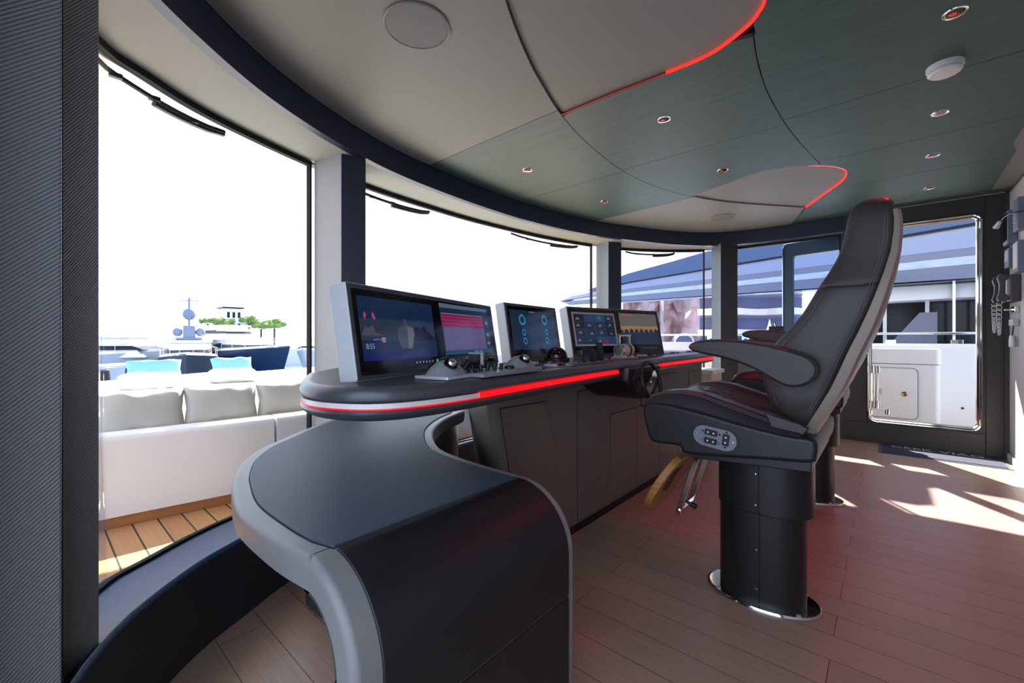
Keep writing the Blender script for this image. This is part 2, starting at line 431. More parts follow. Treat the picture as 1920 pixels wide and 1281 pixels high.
def yat(curve, x):
    for a, b in zip(curve, curve[1:]):
        if (a[0] - x) * (b[0] - x) <= 0 and a[0] != b[0]: return a[1] + (b[1] - a[1]) * (x - a[0]) / (b[0] - a[0])
    return curve[-1][1]
def seg(curve, x0, x1): return [(x0, yat(curve, x0))] + [p for p in curve if x0 < p[0] < x1] + [(x1, yat(curve, x1))]
FB = [p for p in BAND if p[1] > -.3]
def bandseg(x0, x1): return seg([p for p in BAND if p[1] > .2], x0, x1)
def panel(name, poly, m, z=ZC, g=.0022):
    q = inset(poly, g); bm = new(); prism(bm, q, z, z + .018); return obj(name, bm, m, ceil)
pn = 'ceiling_panel'
leftfront = [p for p in BAND if p[0] < 1.87 and p[1] > -.3] 
panel(pn, [(-.07, -.3)] + leftfront[1:] + [(1.87, yat(leftfront + [(1.9, 2.41)], 1.87))] + seg(C1, -.05, 1.87)[::-1], ceil_grey)
panel(pn, bandseg(1.87, 2.88) + seg(C1, 1.87, 2.88)[::-1], ceil_green)
panel(pn, bandseg(2.88, 3.885) + seg(C1, 2.88, 3.80)[::-1], ceil_green)
rf = [p for p in BAND if p[0] > 3.95 and p[1] > .75]
panel(pn, [(3.885, yat([p for p in BAND if p[1] > .2], 3.885))] + rf + [(5.37, .75)] + seg(C1, 3.80, 4.79)[::-1], ceil_grey)
bigp = seg(C1, .40, 1.925) + BIG[1:]
o = panel(pn, bigp, ceil_grey, z=ZC + .012)
o = panel(pn, seg(C1, 3.785, 4.785) + SMALL[::-1][1:-1], ceil_grey, z=ZC + .012)
smL = [p for p in SMALL if p[0] <= 3.78][:]
k0 = min(range(len(SMALL)), key=lambda i: abs(SMALL[i][0] - 3.699) + abs(SMALL[i][1] - .339))
ex = 2.845
panel(pn, seg(C1, 1.94, ex) + seg(C2, 1.935, ex)[::-1] + [p for p in BIG if p[1] > .47 and p[0] > 1.9][::-1][:-1], ceil_green)
panel(pn, seg(C1, ex, 3.765) + SMALL[1:k0 + 1] + seg(C2, ex, 3.69)[::-1], ceil_green)
yb = -.77
k1 = min(range(len(BIG)), key=lambda i: (BIG[i][0] - 1.87) ** 2 + (BIG[i][1] - .40) ** 2)
bigrear = BIG[k1:]
panel(pn, [(1.93, .39), ] + bigrear[1:] + [(-.07, -.3), (-.07, yb), (1.92, yb)], ceil_green)
panel(pn, seg(C2, 1.925, 2.78) + [(2.78, yb), (1.925, yb)], ceil_green)
panel(pn, seg(C2, 2.78, 3.60) + [(3.60, yb), (2.78, yb)], ceil_green)
s1 = [p for p in SMALL[k0:] if p[0] < 4.33]
s2 = [p for p in SMALL if p[0] > 4.33 and p[1] < .6]
panel(pn, [(3.60, .349)] + s1 + [(4.33, yat(SMALL[k0:], 4.33)), (4.33, yb), (3.60, yb)], ceil_green)
panel(pn, [(4.33, yat(SMALL[k0:], 4.33))] + s2 + [(5.37, .75), (5.37, yb), (4.33, yb)], ceil_green)
bm = new(); prism(bm, [(-.07, -.77), (5.2, -.77), (5.2, -.655), (4.23, -.64), (4.05, -.60), (-.07, -.60)], ZC - .006, ZC - .0005); obj('ceiling_aft_panel', bm, rim_grey, ceil)
def ledline(curve, name='light_strip', lm=None):
    bm = new(); A = curve; B = offset_open(curve, .006)
    hh = [.004 if lm else .012 for a in A]
    rings = [[(a[0], a[1], ZC + .001), (b[0], b[1], ZC + .001), (b[0], b[1], ZC + .001 + h_), (a[0], a[1], ZC + .001 + h_)] for a, b, h_ in zip(A, B, hh)]
    loft(bm, rings); return obj(name, bm, lm or red_led2, ceil, label='glowing red light strip')
bg_ = [p for p in BIG if p[0] > .3][::-1]; kb = min(i for i, p in enumerate(bg_) if p[1] > .74 and p[0] > 1.5); ledline(bg_[:kb + 1]); ledline(bg_[kb:], lm=red_dim)
ks = max(i for i, p in enumerate(SMALL) if p[1] > .40 and p[0] < 3.7); ledline(SMALL[:ks + 1], lm=red_dim); ledline(SMALL[ks:])

# head band, soffit, frames
BANDF = [p for p in BAND if p[0] < 1 or p[1] > .30]
bm = new(); strip(bm, BANDF, offset_open(BANDF, .045), ZS + .004, ZC - .004)
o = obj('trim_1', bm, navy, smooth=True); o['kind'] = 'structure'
bm = new(); B2 = resample([p for p in BAND if p[1] > .1], 140); W2 = resample(WIN, 140)
strip(bm, offset_open(B2, .02), offset_open(W2, .05), ZS + .007, ZS + .03)
o = obj('trim_2', bm, soffit_m); o['kind'] = 'structure'
bm = new(); strip(bm, BANDF, offset_open(BANDF, .012), ZC - .006, ZC + .03); o = obj('trim_3', bm, blackgap); o['kind'] = 'structure'

# columns between the windows
def column(n, poly, wovenidx, z0=.0, z1=ZS + .02, mm=None):
    bm = new(); fs = prism(bm, poly, z0, z1)
    for i in range(len(poly)):
        if i in wovenidx: fs[2 + i].material_index = 1
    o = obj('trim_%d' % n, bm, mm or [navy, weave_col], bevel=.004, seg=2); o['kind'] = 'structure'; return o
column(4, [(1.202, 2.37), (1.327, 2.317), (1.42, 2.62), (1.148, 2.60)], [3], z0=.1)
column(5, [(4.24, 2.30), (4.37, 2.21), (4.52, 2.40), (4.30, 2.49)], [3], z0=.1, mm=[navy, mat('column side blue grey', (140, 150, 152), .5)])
column(6, [(5.2, 1.405), (5.37, 1.27), (5.44, 1.38), (5.36, 1.55)], [3], z0=0, mm=[mat('starboard column', (56, 55, 55), .5), MATS['column side blue grey']])
column(7, [(.114, 1.40), (.05, 1.355), (-.10, 1.40), (.0, 1.60)], [0, 1], z0=.25, mm=[weave_post, weave_post])
bm = new(); box(bm, (-.30, 1.2, 0), (.045, 1.33, ZS + .02)); o = obj('trim_8', bm, weave_post, bevel=.004, seg=2); o['kind'] = 'structure'
bm = new(); box(bm, (.036, 1.215, 0.0), (.047, 1.37, ZS + .02)); o = obj('trim_9', bm, blackgap); o['kind'] = 'structure'

# windows: pane + black frame between columns
def window(n, x0, x1, g=glass, z0=.10, sel=None):
    pts = sel or WX(x0, x1, 1.0)
    w = thing('window_%d' % n, None, None, (pts[0][0], pts[0][1], z0), kind='structure')
    bm = new(); A = offset_open(pts, -.004); B = offset_open(pts, -.020)
    strip(bm, pts, offset_open(pts, .03), ZS - .022, ZS + .004); strip(bm, pts, offset_open(pts, .02), z0, z0 + .014)
    for k in (0, -1):
        p = Vector(pts[k][:2]); q = Vector(pts[1 if k == 0 else -2][:2]); d = (q - p).normalized(); nn = Vector((-d.y, d.x)) * (1 if k == 0 else -1)
        poly = [p, p + d * .012, p + d * .012 + nn * .03, p + nn * .03]; prism(bm, [(v.x, v.y) for v in poly], z0, ZS)
    obj('window_frame', bm, blackgap, w)
    bm = new(); C = offset_open(pts, .012)
    V0 = [bm.verts.new((c[0], c[1], z0)) for c in C]; V1 = [bm.verts.new((c[0], c[1], ZS)) for c in C]
    for i in range(len(C) - 1): bm.faces.new((V0[i], V0[i + 1], V1[i + 1], V1[i]))
    obj('pane', bm, g, w, smooth=True)
window(1, -.06, 1.15); window(2, 1.42, 4.30); window(3, 4.52, 5.37, glass_side)
window(4, 5.30, 5.50, glass_side, z0=.74, sel=[(5.455, 1.32), (5.46, 1.2), (5.46, .9), (5.46, .34)])

# starboard side wall with the doorway
XW = 5.37
door_out = [(-.77, 0), (.30, 0), (.30, ZC), (-.77, ZC)]
hole = rrect(-.615, .205, .12, 2.065, .06)
wr = thing('wall_right', None, None, (XW, 0, 0), kind='structure')
bm = new(); prism_hole(bm, door_out, [hole], XW + .012, XW + .10, 'x'); obj('wall_panel', bm, wall_dark, wr)
bm = new(); box(bm, (XW, -.638, 0), (XW + .014, -.634 + 0, 2.13)); 
for lo, hi in (((XW, -.77, 0.0), (XW + .012, -.645, ZC)), ((XW, -.640, 0.0), (XW + .012, .30, .185)), ((XW, -.640, 2.09), (XW + .012, .30, ZC)), ((XW, .135, .19), (XW + .012, .30, 2.085))):
    b2 = new(); box(b2, lo, hi); obj('wall_board', b2, wall_dark, wr, bevel=.002, seg=2)
bm.free()
bm = new(); box(bm, (XW + .005, .30, 0), (XW + .10, 1.30, .74)); box(bm, (XW - .0, .28, .74), (XW + .12, 1.30, .765)); obj('wall_board', bm, wall_dark, wr)
bm = new(); box(bm, (XW + .08, .28, 2.06), (XW + .12, 1.35, ZC)); obj('wall_board', bm, wall_dark, wr)
bm = new(); rr = rrect(-.615, .205, .12, 2.065, .06)
tube(bm, [(XW + .004, y, z) for y, z in rr], .010, 8, closed=True); tube(bm, [(XW + .06, y, z) for y, z in inset(rr, .012)], .014, 8, closed=True)
obj('doorway_rim', bm, chrome, wr, smooth=True, label='polished chrome rim of the doorway')

# aft bulkhead
wb = thing('wall_back', None, None, (2.6, -.77, 0), kind='structure')
bm = new()
for x0, x1 in ((-.07, 3.6), (3.603, 4.9), (4.903, 5.34)): box(bm, (x0, -.85, .06), (x1, -.77, ZC - .03))
obj('wall_panel', bm, wall_light, wb, bevel=.002, seg=2)
bm = new(); box(bm, (-.07, -.86, 0), (5.37, -.775, ZC)); obj('wall_backing', bm, rim_grey, wb)
bm = new(); box(bm, (-.07, -.85, 0), (5.37, -.757, .055)); obj('baseboard', bm, plastic_white, wb)
bm = new(); box(bm, (5.335, -.80, 0), (5.37, -.745, ZC)); obj('corner_trim', bm, wall_dark, wb)
bm = new(); box(bm, (3.0, -.80, ZC - .03), (5.34, -.762, ZC - .012)); obj('cornice', bm, chrome, wb)
# port side wall: doorway open beside the camera
bm = new(); box(bm, (-.12, -.85, 0), (-.07, -.62, ZC)); box(bm, (-.12, .95, 0), (-.10, 1.2, ZC)); box(bm, (-.12, -.85, 2.09), (-.07, 1.2, ZC))
o = obj('wall_left', bm, wall_dark); o['kind'] = 'structure'

# open door leaf outside, folded forward
dl = thing('door_1', None, None, (5.53, .16, .21), kind='structure')
def leafM():
    a = math.atan2(.20, .76); return Matrix.Translation((5.545, .15, 0)) @ Matrix.Rotation(-a, 4, 'Z')
ML = leafM(); bm = new()
prism_hole(bm, rrect(0, .20, .77, 2.09, .03, 3), [rrect(.13, .34, .66, 1.93, .03, 3)], 0, .045, 'x')
for v in bm.verts: v.co = ML @ v.co
obj('door_frame', bm, mat('door leaf teal grey', (70, 88, 94), .35), dl, bevel=.004, seg=2)
bm = new(); prism(bm, rrect(.12, .33, .67, 1.94, .03, 3), .018, .026, 'x', M=ML); obj('door_glass', bm, glass, dl)
bm = new(); tube(bm, [ML @ Vector((-.006, y, z)) for y, z in rrect(.012, .212, .758, 2.078, .05, 5)], .007, 6, closed=True); obj('door_trim', bm, chrome, dl, smooth=True)
# hinge post
bm = new()
hx, hy = 5.352, .066
lathe(bm, [(.030, 0), (.030, .072)], (hx, hy, .668), n=20); lathe(bm, [(.019, 0), (.019, .26)], (hx, hy, .405), n=16); lathe(bm, [(.030, 0), (.030, .07)], (hx, hy, .335), n=20)
lathe(bm, [(.018, 0), (.018, .07)], (hx, .115, .665), n=16); lathe(bm, [(.018, 0), (.018, .07)], (hx, .115, .335), n=16); lathe(bm, [(.012, 0), (.012, 1.6)], (hx, .118, .30), n=12)
box(bm, (hx - .01, -.03, .322), (hx + .02, .12, .336)); lathe(bm, [(.024, 0), (.024, .05)], (hx, -.02, .285), n=16)
obj('door_hinge', bm, chrome, dl, bevel=.002, seg=2, label='chrome door hinge')

# ------------------------------------------------------------------ ceiling fittings
def downlight(x, y, red, label):
    t = thing('recessed_downlight', label, 'ceiling light', (x, y, ZC), 'recessed downlights in the green ceiling')
    bm = new(); lathe(bm, [(.028, -.001), (.036, -.003), (.038, 0), (.038, .002), (.028, .002)], (x, y, ZC), n=32)
    # ring as open annulus
    obj('trim_ring', bm, chrome, t, smooth=True)
    bm = new(); lathe(bm, [(.0278, .0005), (.0270, -.0018), (.012, -.0022), (0, -.0022)], (x, y, ZC), n=24); obj('reflector', bm, blackgloss, t)
    bm = new(); lathe(bm, [(.011, -.0022), (.009, -.0045), (0, -.005)], (x, y + .006, ZC), n=16); obj('lens', bm, red_lens if red else blackgloss, t, smooth=True)
    if red:
        l = bpy.data.lights.new('red_lamp', 'SPOT'); l.energy = red; l.color = (1, .05, .10); l.spot_size = math.radians(112 if red > 10 else 80); l.spot_blend = .5; l.shadow_soft_size = .02
        l.energy = red * .5; o = bpy.data.objects.new('red_lamp', l); COL.objects.link(o); o.location = (0, 0, -.012); o.parent = t
DL = [(2.339, .926, 5, 'downlight with a red glow in the middle green panel, nearest the helm chair headrest'),
      (2.386, 1.944, 1.5, 'downlight in the green panel in front of the large grey panel, left of two'),
      (3.396, 1.884, 1.5, 'smallest downlight nearest the dark head band above the monitors'),
      (3.327, .886, 4, 'downlight just left of the small red-edged grey panel'),
      (2.292, -.197, 15, 'largest downlight, glowing red in the top right corner of the ceiling'),
      (3.259, -.222, 5, 'downlight directly beyond the white smoke detector'),
      (3.979, -.238, 3, 'second downlight beyond the smoke detector, before the last one'),
      (4.818, -.267, 2, 'downlight farthest aft row, closest to the far doorway')]
for a in DL: downlight(*a)
def speaker(x, y, r, label):
    t = thing('ceiling_speaker', label, 'speaker', (x, y, ZC), 'round ceiling speakers')
    bm = new(); lathe(bm, [(r, 0), (r, -.005), (r - .006, -.007), (r - .008, -.004), (r - .008, 0)], (x, y, ZC), n=48); obj('bezel', bm, rim_grey, t, smooth=True)
    bm = new(); lathe(bm, [(r - .008, -.001), (r - .008, -.005), (r * .5, -.0075), (0, -.008)], (x, y, ZC), n=48); obj('grille', bm, grille_m, t, smooth=True)
speaker(1.005, 1.375, .128, 'large round grey speaker in the ceiling at top left, above the window')
speaker(4.6, 1.222, .115, 'small-looking round speaker in the grey ceiling panel beyond the red-edged one')
t = thing('smoke_detector', 'white round smoke detector on the green ceiling', 'smoke detector', (2.70, -.20, ZC))
bm = new(); lathe(bm, [(.0, 0), (.062, 0), (.062, -.016), (.054, -.018), (0, -.018)], (2.70, -.20, ZC), n=40); obj('base', bm, plastic_white, t, smooth=True)
bm = new(); lathe(bm, [(.050, -.018), (.056, -.024), (.058, -.032), (.050, -.040), (.02, -.042), (0, -.042)], (2.70, -.20, ZC), n=40); obj('cover', bm, plastic_white, t, smooth=True)
bm = new(); lathe(bm, [(.050, -.0178), (.050, -.0245)], (2.70, -.20, ZC), n=40); obj('vent_slot', bm, rubber, t)
# ------------------------------------------------------------------ low curved side desk
ZT = .60
Lo = spline([(.335, .78), (.322, .90), (.32, 1.07), (.33, 1.176), (.359, 1.305), (.389, 1.409), (.456, 1.569), (.555, 1.713), (.671, 1.818), (.858, 1.971), (1.066, 2.10), (1.257, 2.164), (1.45, 2.20)], 6)
Ro = spline([(1.70, 1.85), (1.588, 1.75), (1.367, 1.637), (1.2, 1.507), (1.088, 1.373), (1.003, 1.226), (.972, 1.093), (.962, .943), (.962, .78)], 6)
desk = thing('side_desk', 'low curved grey desk with dark leather top and rounded waterfall front beside the console', 'desk', (.65, 1.2, 0))
out = Lo + Ro
bm = new(); ring_stack(bm, out, [(.006, ZT - .062), (0, ZT - .056), (0, ZT - .016), (.003, ZT - .007), (.009, ZT - .0015), (.016, ZT)])
obj('desk_rim', bm, rim_grey, desk, smooth=True)
# waterfall: extruded L profile with a rounded shoulder
def shoulder(off, zb=0.0):
    R = .165 - off; cy, cz = .785, ZT - .165; pts = []
    for k in range(15):
        t = math.radians(90 + 90 * k / 14); pts.append((cy + R * math.cos(t), cz + R * math.sin(t)))
    return pts + [(cy - R, zb)]
x0, x1 = .335, .962; edge = [(.006, .0615), (0, .056), (0, .016), (.003, .007), (.009, .0015), (.016, 0)]
bm = new(); rings = []
for x, d in [(x0 + e, d) for e, d in edge] + [(x1 - e, d) for e, d in edge[::-1]]:
    a = [(.799, ZT - d)] + shoulder(d); b = [(.799, ZT - .062)] + shoulder(.062)
    rings.append([(x, p[0], p[1]) for p in a + b[::-1]])
loft(bm, rings); obj('desk_rim', bm, rim_grey, desk, smooth=True)
Li = [p for p in offset_open(Lo, -.044) if p[1] > .84]; Ri = [p for p in offset_open(Ro, -.040) if p[1] > .80]
topin = [(.386, .790)] + Li[:-4] + [(1.36, 2.10), (1.60, 1.86)] + [p for p in Ri if p[0] < 1.52] + [(.928, .790)]
bm = new(); prism(bm, inset(topin, -.0028), ZT - .01, ZT + .0006); obj('desk_seam', bm, blackgap, desk)
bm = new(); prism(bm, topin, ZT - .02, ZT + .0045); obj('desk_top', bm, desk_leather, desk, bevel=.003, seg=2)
def wfpanel(k0, k1, zend=None, name='front_panel'):
    sh = []; R = .165 + .0045; cy, cz = .785, ZT - .165; bm = new()
    A = []
    n = 14
    for k in range(n + 1):
        t = math.radians(k0 + (k1 - k0) * k / n)
        if k0 < k1: A.append((cy + R * math.cos(t), cz + R * math.sin(t)))
    if zend is not None: A.append((cy - R, zend))
    In = [(cy + (y - cy) * (R - .02) / R, z if (zend is not None and i == len(A) - 1) else cz + (z - cz) * (R - .02) / R) for i, (y, z) in enumerate(A)]
    if zend is not None: In[-1] = (cy - R + .02, zend)
    loft(bm, [[(.386, y, z) for y, z in A + In[::-1]], [(.928, y, z) for y, z in A + In[::-1]]])
    return obj(name, bm, desk_black, desk, bevel=.003, seg=2, angle=50)
wfpanel(91.0, 179, .335); 
bm = new(); box(bm, (.386, .785 - .1695, 0.0), (.928, .785 - .15, .331)); obj('front_panel', bm, desk_black, desk, bevel=.003, seg=2)
sk = [p for p in inset(out, .05) if p[0] > .9 and p[1] > 1.0 and p[0] < 1.62]; sk = [p for p in offset_open(Ro, -.045) if p[1] > 1.0]
bm = new(); strip(bm, sk, offset_open(sk, -.02), 0, ZT - .05); obj('side_skirt', bm, console_paint, desk, smooth=True)
bm = new(); box(bm, (.69, 1.50, 0), (.76, 1.64, ZT - .06)); obj('support_leg', bm, console_paint, desk, bevel=.006)
bm = new(); ring_stack(bm, inset(out, .10), [(0, ZT - .075), (0, ZT - .06)]); obj('underside', bm, desk_black, desk)

# ------------------------------------------------------------------ helm console
ZK = .89
cons = thing('helm_console', 'wide charcoal helm console with a red light strip along its edge', 'console', (2.5, 1.3, 0))
KF = spline([(.60, 1.42), (.50, 1.22), (.452, 1.10), (.444, 1.02), (.462, .94), (.51, .868), (.60, .828), (.772, .824), (1.094, .862), (1.45, .900), (1.83, .934), (2.2, .962), (2.52, .985), (3.1, 1.01), (3.6, 1.045), (3.85, 1.09), (3.97, 1.18), (4.0, 1.32), (3.97, 1.5)], 6)
KB = [(3.7, 1.86), (3.2, 1.95), (2.5, 1.98), (1.8, 1.93), (1.2, 1.80), (.85, 1.66)]
KO = KF + KB
bm = new(); ring_stack(bm, KO, [(.03, ZK - .038), (.010, ZK - .037), (.002, ZK - .031), (0, ZK - .022), (.004, ZK - .010), (.014, ZK - .002), (.03, ZK)])
obj('console_top', bm, console_paint, cons, smooth=True)
bm = new(); ring_stack(bm, KO, [(.05, ZK - .082), (.022, ZK - .080), (.006, ZK - .070), (.002, ZK - .062), (.008, ZK - .0535), (.03, ZK - .053)])
obj('console_lip', bm, console_paint, cons, smooth=True)
bm = new(); ring_stack(bm, KO, [(.035, ZK - .054), (.035, ZK - .036)]); obj('console_core', bm, blackgap, cons)
def kband(x0, x1, m, name, z0, z1, d0=.010, label=None, ymax=9, part=None):
    pts = part or [p for p in KF if x0 <= p[0] <= x1 and p[1] < ymax]
    bm = new(); s = offset_open(pts, d0); t = offset_open(pts, d0 + .03)
    strip(bm, s, t, z0, z1); return obj(name, bm, m, cons, label=label)
ileft = [p for p in KF if p[0] < .83]
kband(0, 0, led_white, 'light_strip', ZK - .0500, ZK - .0385, .005, 'unlit pale end of the light strip', part=ileft)
kband(0, 0, red_led, 'light_strip', ZK - .0533, ZK - .0500, .004, 'thin red glow under the pale strip', part=ileft)
kband(.80, 1.885, red_led, 'light_strip', ZK - .0528, ZK - .0385, .003, 'glowing red light strip')
kband(2.43, 4.1, red_led, 'light_strip', ZK - .0528, ZK - .0385, .003, 'glowing red light strip', ymax=1.2)
# fascia behind the wheel
fp = [p for p in KF if 1.87 <= p[0] <= 2.45]
bm = new(); strip(bm, offset_open(fp, .0005), offset_open(fp, .05), ZK - .078, ZK - .020); obj('wheel_fascia', bm, console_paint, cons, bevel=.006)
hs = [(1.865, .80), (1.875, .86), (2.25, .86), (2.24, .80), (2.215, .745), (2.165, .708), (2.10, .692), (2.02, .698), (1.95, .73), (1.895, .765)]
bm = new()
rings = []
for y, k in ((.905, .90), (.915, .97), (.94, 1.0), (1.18, 1.0)):
    rings.append([(2.05 + (x - 2.05) * k, y, .80 + (z - .80) * k) for x, z in hs])
loft(bm, rings); obj('wheel_housing', bm, desk_black, cons, smooth=True)
# body
XR = 3.86
def bodyring(z):
    k = (ZK - .08 - z) / .81
    xl = 1.205 + .17 * k; xr = XR - .05 * k; yf = 1.178
    return [(xl + .035, yf, z), (xr - .05, yf, z), (xr, yf + .05, z), (xr + .0, 1.80, z), (xl + .42, 1.80, z), (xl + .003, yf + .035, z), (xl + .012, yf + .010, z)]
bm = new(); loft(bm, [bodyring(z) for z in (.055, .3, .55, .81)]); obj('console_body', bm, body_paint, cons, bevel=.008, seg=2)
bm = new(); box(bm, (1.40, 1.20, 0), (XR - .08, 1.75, .056)); obj('plinth', bm, blackgap, cons)
def door(poly, m=None, name='door_panel'):
    bm = new(); prism(bm, inset(poly, -.0035), 1.1772, 1.185, 'y'); g = obj('panel_gap', bm, blackgap, cons)
    bm = new(); prism(bm, poly, 1.1740, 1.186, 'y'); return obj(name, bm, m or body_paint, cons, bevel=.0015, seg=2)
door([(1.270, .714), (1.580, .709), (1.687, .366), (1.762, .075), (1.405, .075)])
door([(1.850, .730), (2.180, .735), (2.183, .072), (1.850, .068)])
door([(2.189, .567), (2.526, .567), (2.526, .072), (2.189, .072)])
door([(2.532, .567), (2.880, .567), (2.880, .072), (2.532, .072)])
door([(2.886, .567), (3.225, .567), (3.225, .072), (2.886, .072)])
door([(2.60, .745), (3.225, .745), (3.225, .575), (2.60, .575)])
door([(3.232, .567), (3.45, .567), (3.45, .072), (3.232, .072)])
door([(3.479, .735), (3.69, .735), (3.69, .072), (3.479, .072)])

# steering wheel
sw = thing('steering_wheel', 'small black steering wheel with a bright metal spoke on the helm console', 'steering wheel', (2.035, .862, .785))
MW = Matrix.Translation((2.035, .868, .785)) @ Matrix.Rotation(math.radians(-14), 4, 'X') @ Matrix.Rotation(math.radians(90), 4, 'X')
bm = new(); tube(bm, [MW @ Vector((.100 * math.cos(a), .100 * math.sin(a), 0)) for a in [2 * PI * k / 40 for k in range(40)]], .0098, 12, closed=True); obj('rim', bm, leather_dark, sw, smooth=True)
bm = new(); prism(bm, [(-.088, -.052), (-.06, -.066), (.088, .028), (.086, .052), (.06, .056), (-.088, -.024)], -.004, .003, 'z', M=MW); obj('spoke', bm, chrome, sw, bevel=.001, seg=2)
bm = new(); prism(bm, ell(0, 0, .014, .014, 20), -.012, .006, 'z', M=MW); obj('hub', bm, chrome, sw, bevel=.002, seg=2)
bm = new(); prism(bm, ell(0, 0, .014, .014, 24), -.05, -.010, 'z', M=MW); obj('column', bm, black, sw, bevel=.002)
bm = new(); prism(bm, ell(0, 0, .030, .030, 24), -.045, -.032, 'z', M=MW); obj('collar', bm, chrome, sw)

# ------------------------------------------------------------------ monitor pods
def frame(B1, B2, a, h):
    B1 = Vector((*B1, ZK + .001)); B2 = Vector((*B2, ZK + .001)); u = B2 - B1; W = u.length; u.normalize()
    n = Vector((-u.y, u.x, 0)); w = n * a + Vector((0, 0, h)); H = w.length; w.normalize(); v = w.cross(u)
    return Matrix(((u.x, v.x, w.x, B1.x), (u.y, v.y, w.y, B1.y), (u.z, v.z, w.z, B1.z), (0, 0, 0, 1))), W, H
def emitm(name, rgb, k=1.0):
    return mat(name, (5, 5, 7), .10, emit=rgb, estr=k * .42, spec=.5)
def pod(label, B1, B2, a, h, D, glassrect, group='monitor pods on the helm console'):
    M, W, H = frame(B1, B2, a, h)
    t = thing('monitor_pod', label, 'monitor', tuple(M.translation), group)
    bm = new(); fs = prism(bm, [(0, 0), (W, 0), (W, H), (0, H)], 0, D, 'y', M=M)
    Dn = M.to_3x3() @ Vector((0, -1, 0))
    bm.normal_update()
    bmesh.ops.recalc_face_normals(bm, faces=bm.faces)
    for f in bm.faces:
        if f.normal.dot(Dn) > .9: f.material_index = 1
    # foot: bring lower edge down on to the console
    obj('housing', bm, [pod_lit, pod_shade], t, bevel=.006, seg=3)
    x0, z0, x1, z1 = glassrect
    bm = new(); prism(bm, rrect(x0, z0, x1, z1, .006, 3), -.0020, .004, 'y', M=M); obj('glass_front', bm, blackgloss, t)
    return t, M
class Scr:
    def __init__(s, name, t, M, rect, bg, label=None):
        s.bm = new(); s.mats = []; s.M = M; s.t = t; s.name = name; s.lay = 0; s.label = label; s.rect = rect
        x0, z0, x1, z1 = rect; s.poly([(x0, z0), (x1, z0), (x1, z1), (x0, z1)], bg)
    def poly(s, pts, m):
        if m not in s.mats: s.mats.append(m)
        y = -.0023 - .00022 * s.lay; s.lay += 1
        V = [s.bm.verts.new(s.M @ Vector((p[0], y, p[1]))) for p in pts]
        f = s.bm.faces.new(V); f.material_index = s.mats.index(m)
        f.normal_update()
        if f.normal.dot(s.M.to_3x3() @ Vector((0, -1, 0))) < 0: f.normal_flip()
    def done(s):
        me = bpy.data.meshes.new(s.name); off = ORIG[s.t.name][0]
        bmesh.ops.translate(s.bm, verts=s.bm.verts, vec=-off); s.bm.to_mesh(me); s.bm.free()
        for m in s.mats: me.materials.append(m)
        o = bpy.data.objects.new(s.name, me); COL.objects.link(o); o.parent = s.t; OFF[o.name] = off
        if s.label: o['label'] = s.label
        return o
E = lambda n, c: MATS.get(n) or emitm(n, c)
e_sky = E('screen dusk sky', (16, 34, 62)); e_sky2 = E('screen lower sky', (34, 48, 66)); e_sea = E('screen sea', (20, 34, 60)); e_mt = E('screen mountain', (40, 46, 60)); e_mt2 = E('screen snow', (64, 68, 76))
e_trees = E('screen tree dark', (14, 20, 38)); e_ship = E('screen ship grey', (82, 86, 96)); e_ship2 = E('screen ship dark', (56, 60, 74)); e_navy = E('screen logo blue', (16, 24, 78)); e_pale = E('screen pale', (120, 126, 140)); e_pink = E('screen pink', (150, 60, 96))
e_red = E('screen red', (170, 60, 90)); e_teal = E('screen teal', (18, 62, 82)); e_lav = E('screen lavender', (78, 70, 108)); e_mag = E('screen magenta', (112, 26, 66)); e_bar = E('screen toolbar', (74, 92, 104)); e_dk = E('screen slate', (22, 36, 56))
e_cyan = E('screen cyan', (30, 110, 160)); e_grn = E('screen green', (20, 190, 110)); e_text = E('screen text', (120, 140, 170)); e_beige = E('screen sand', (104, 96, 88)); e_blk = E('screen black', (12, 14, 22)); e_or = E('screen orange', (140, 100, 76)); e_map = E('screen map frame', (96, 92, 90)); e_chart = E('screen chart blue', (34, 50, 84)); e_lb = E('screen light blue', (70, 120, 165))
p1, M1 = pod('leftmost wide monitor pod with two screens, one showing a grey ship at dusk', (.542, .986), (1.379, 1.285), .040, .255, .058, (.016, .014, .872, .242))
s = Scr('screen', p1, M1, (.030, .050, .385, .224), e_sky, 'lock screen with grey ship on calm water')
s.poly([(.030, .104), (.385, .104), (.385, .165), (.030, .165)], e_sky2)
s.poly([(.030, .104), (.030, .150), (.048, .165), (.062, .148), (.085, .160), (.105, .136), (.13, .130), (.16, .112), (.16, .104)], e_mt)
s.poly([(.034, .118), (.05, .145), (.06, .138), (.078, .146), (.09, .126), (.12, .118)], e_mt2)
s.poly([(.24, .104), (.27, .140), (.29, .148), (.305, .138), (.325, .150), (.345, .130), (.37, .118), (.385, .108), (.385, .100)], e_trees)
s.poly([(.030, .050), (.385, .050), (.385, .105), (.030, .105)], e_sea)
s.poly([(.030, .050), (.385, .050), (.385, .070), (.030, .070)], e_navy)
s.poly([(.196, .081), (.248, .079), (.268, .124), (.264, .145), (.236, .150), (.229, .170), (.222, .170), (.216, .148), (.190, .142), (.178, .115)], e_ship2)
s.poly([(.228, .080), (.247, .080), (.266, .124), (.262, .142), (.232, .146)], e_ship)
s.poly([(.046, .170), (.052, .160), (.058, .176), (.050, .182)], e_pink); s.poly([(.078, .172), (.084, .162), (.094, .164), (.084, .184)], e_pink)
s.poly([(.071, .0995), (.108, .0995), (.108, .1125), (.071, .1125)], e_navy); s.poly([(.109, .0995), (.124, .0995), (.124, .1125), (.109, .1125)], e_pale)
s.poly([(.1125, .103), (.1205, .103), (.1205, .109), (.1125, .109)], e_red)
so = s.done()
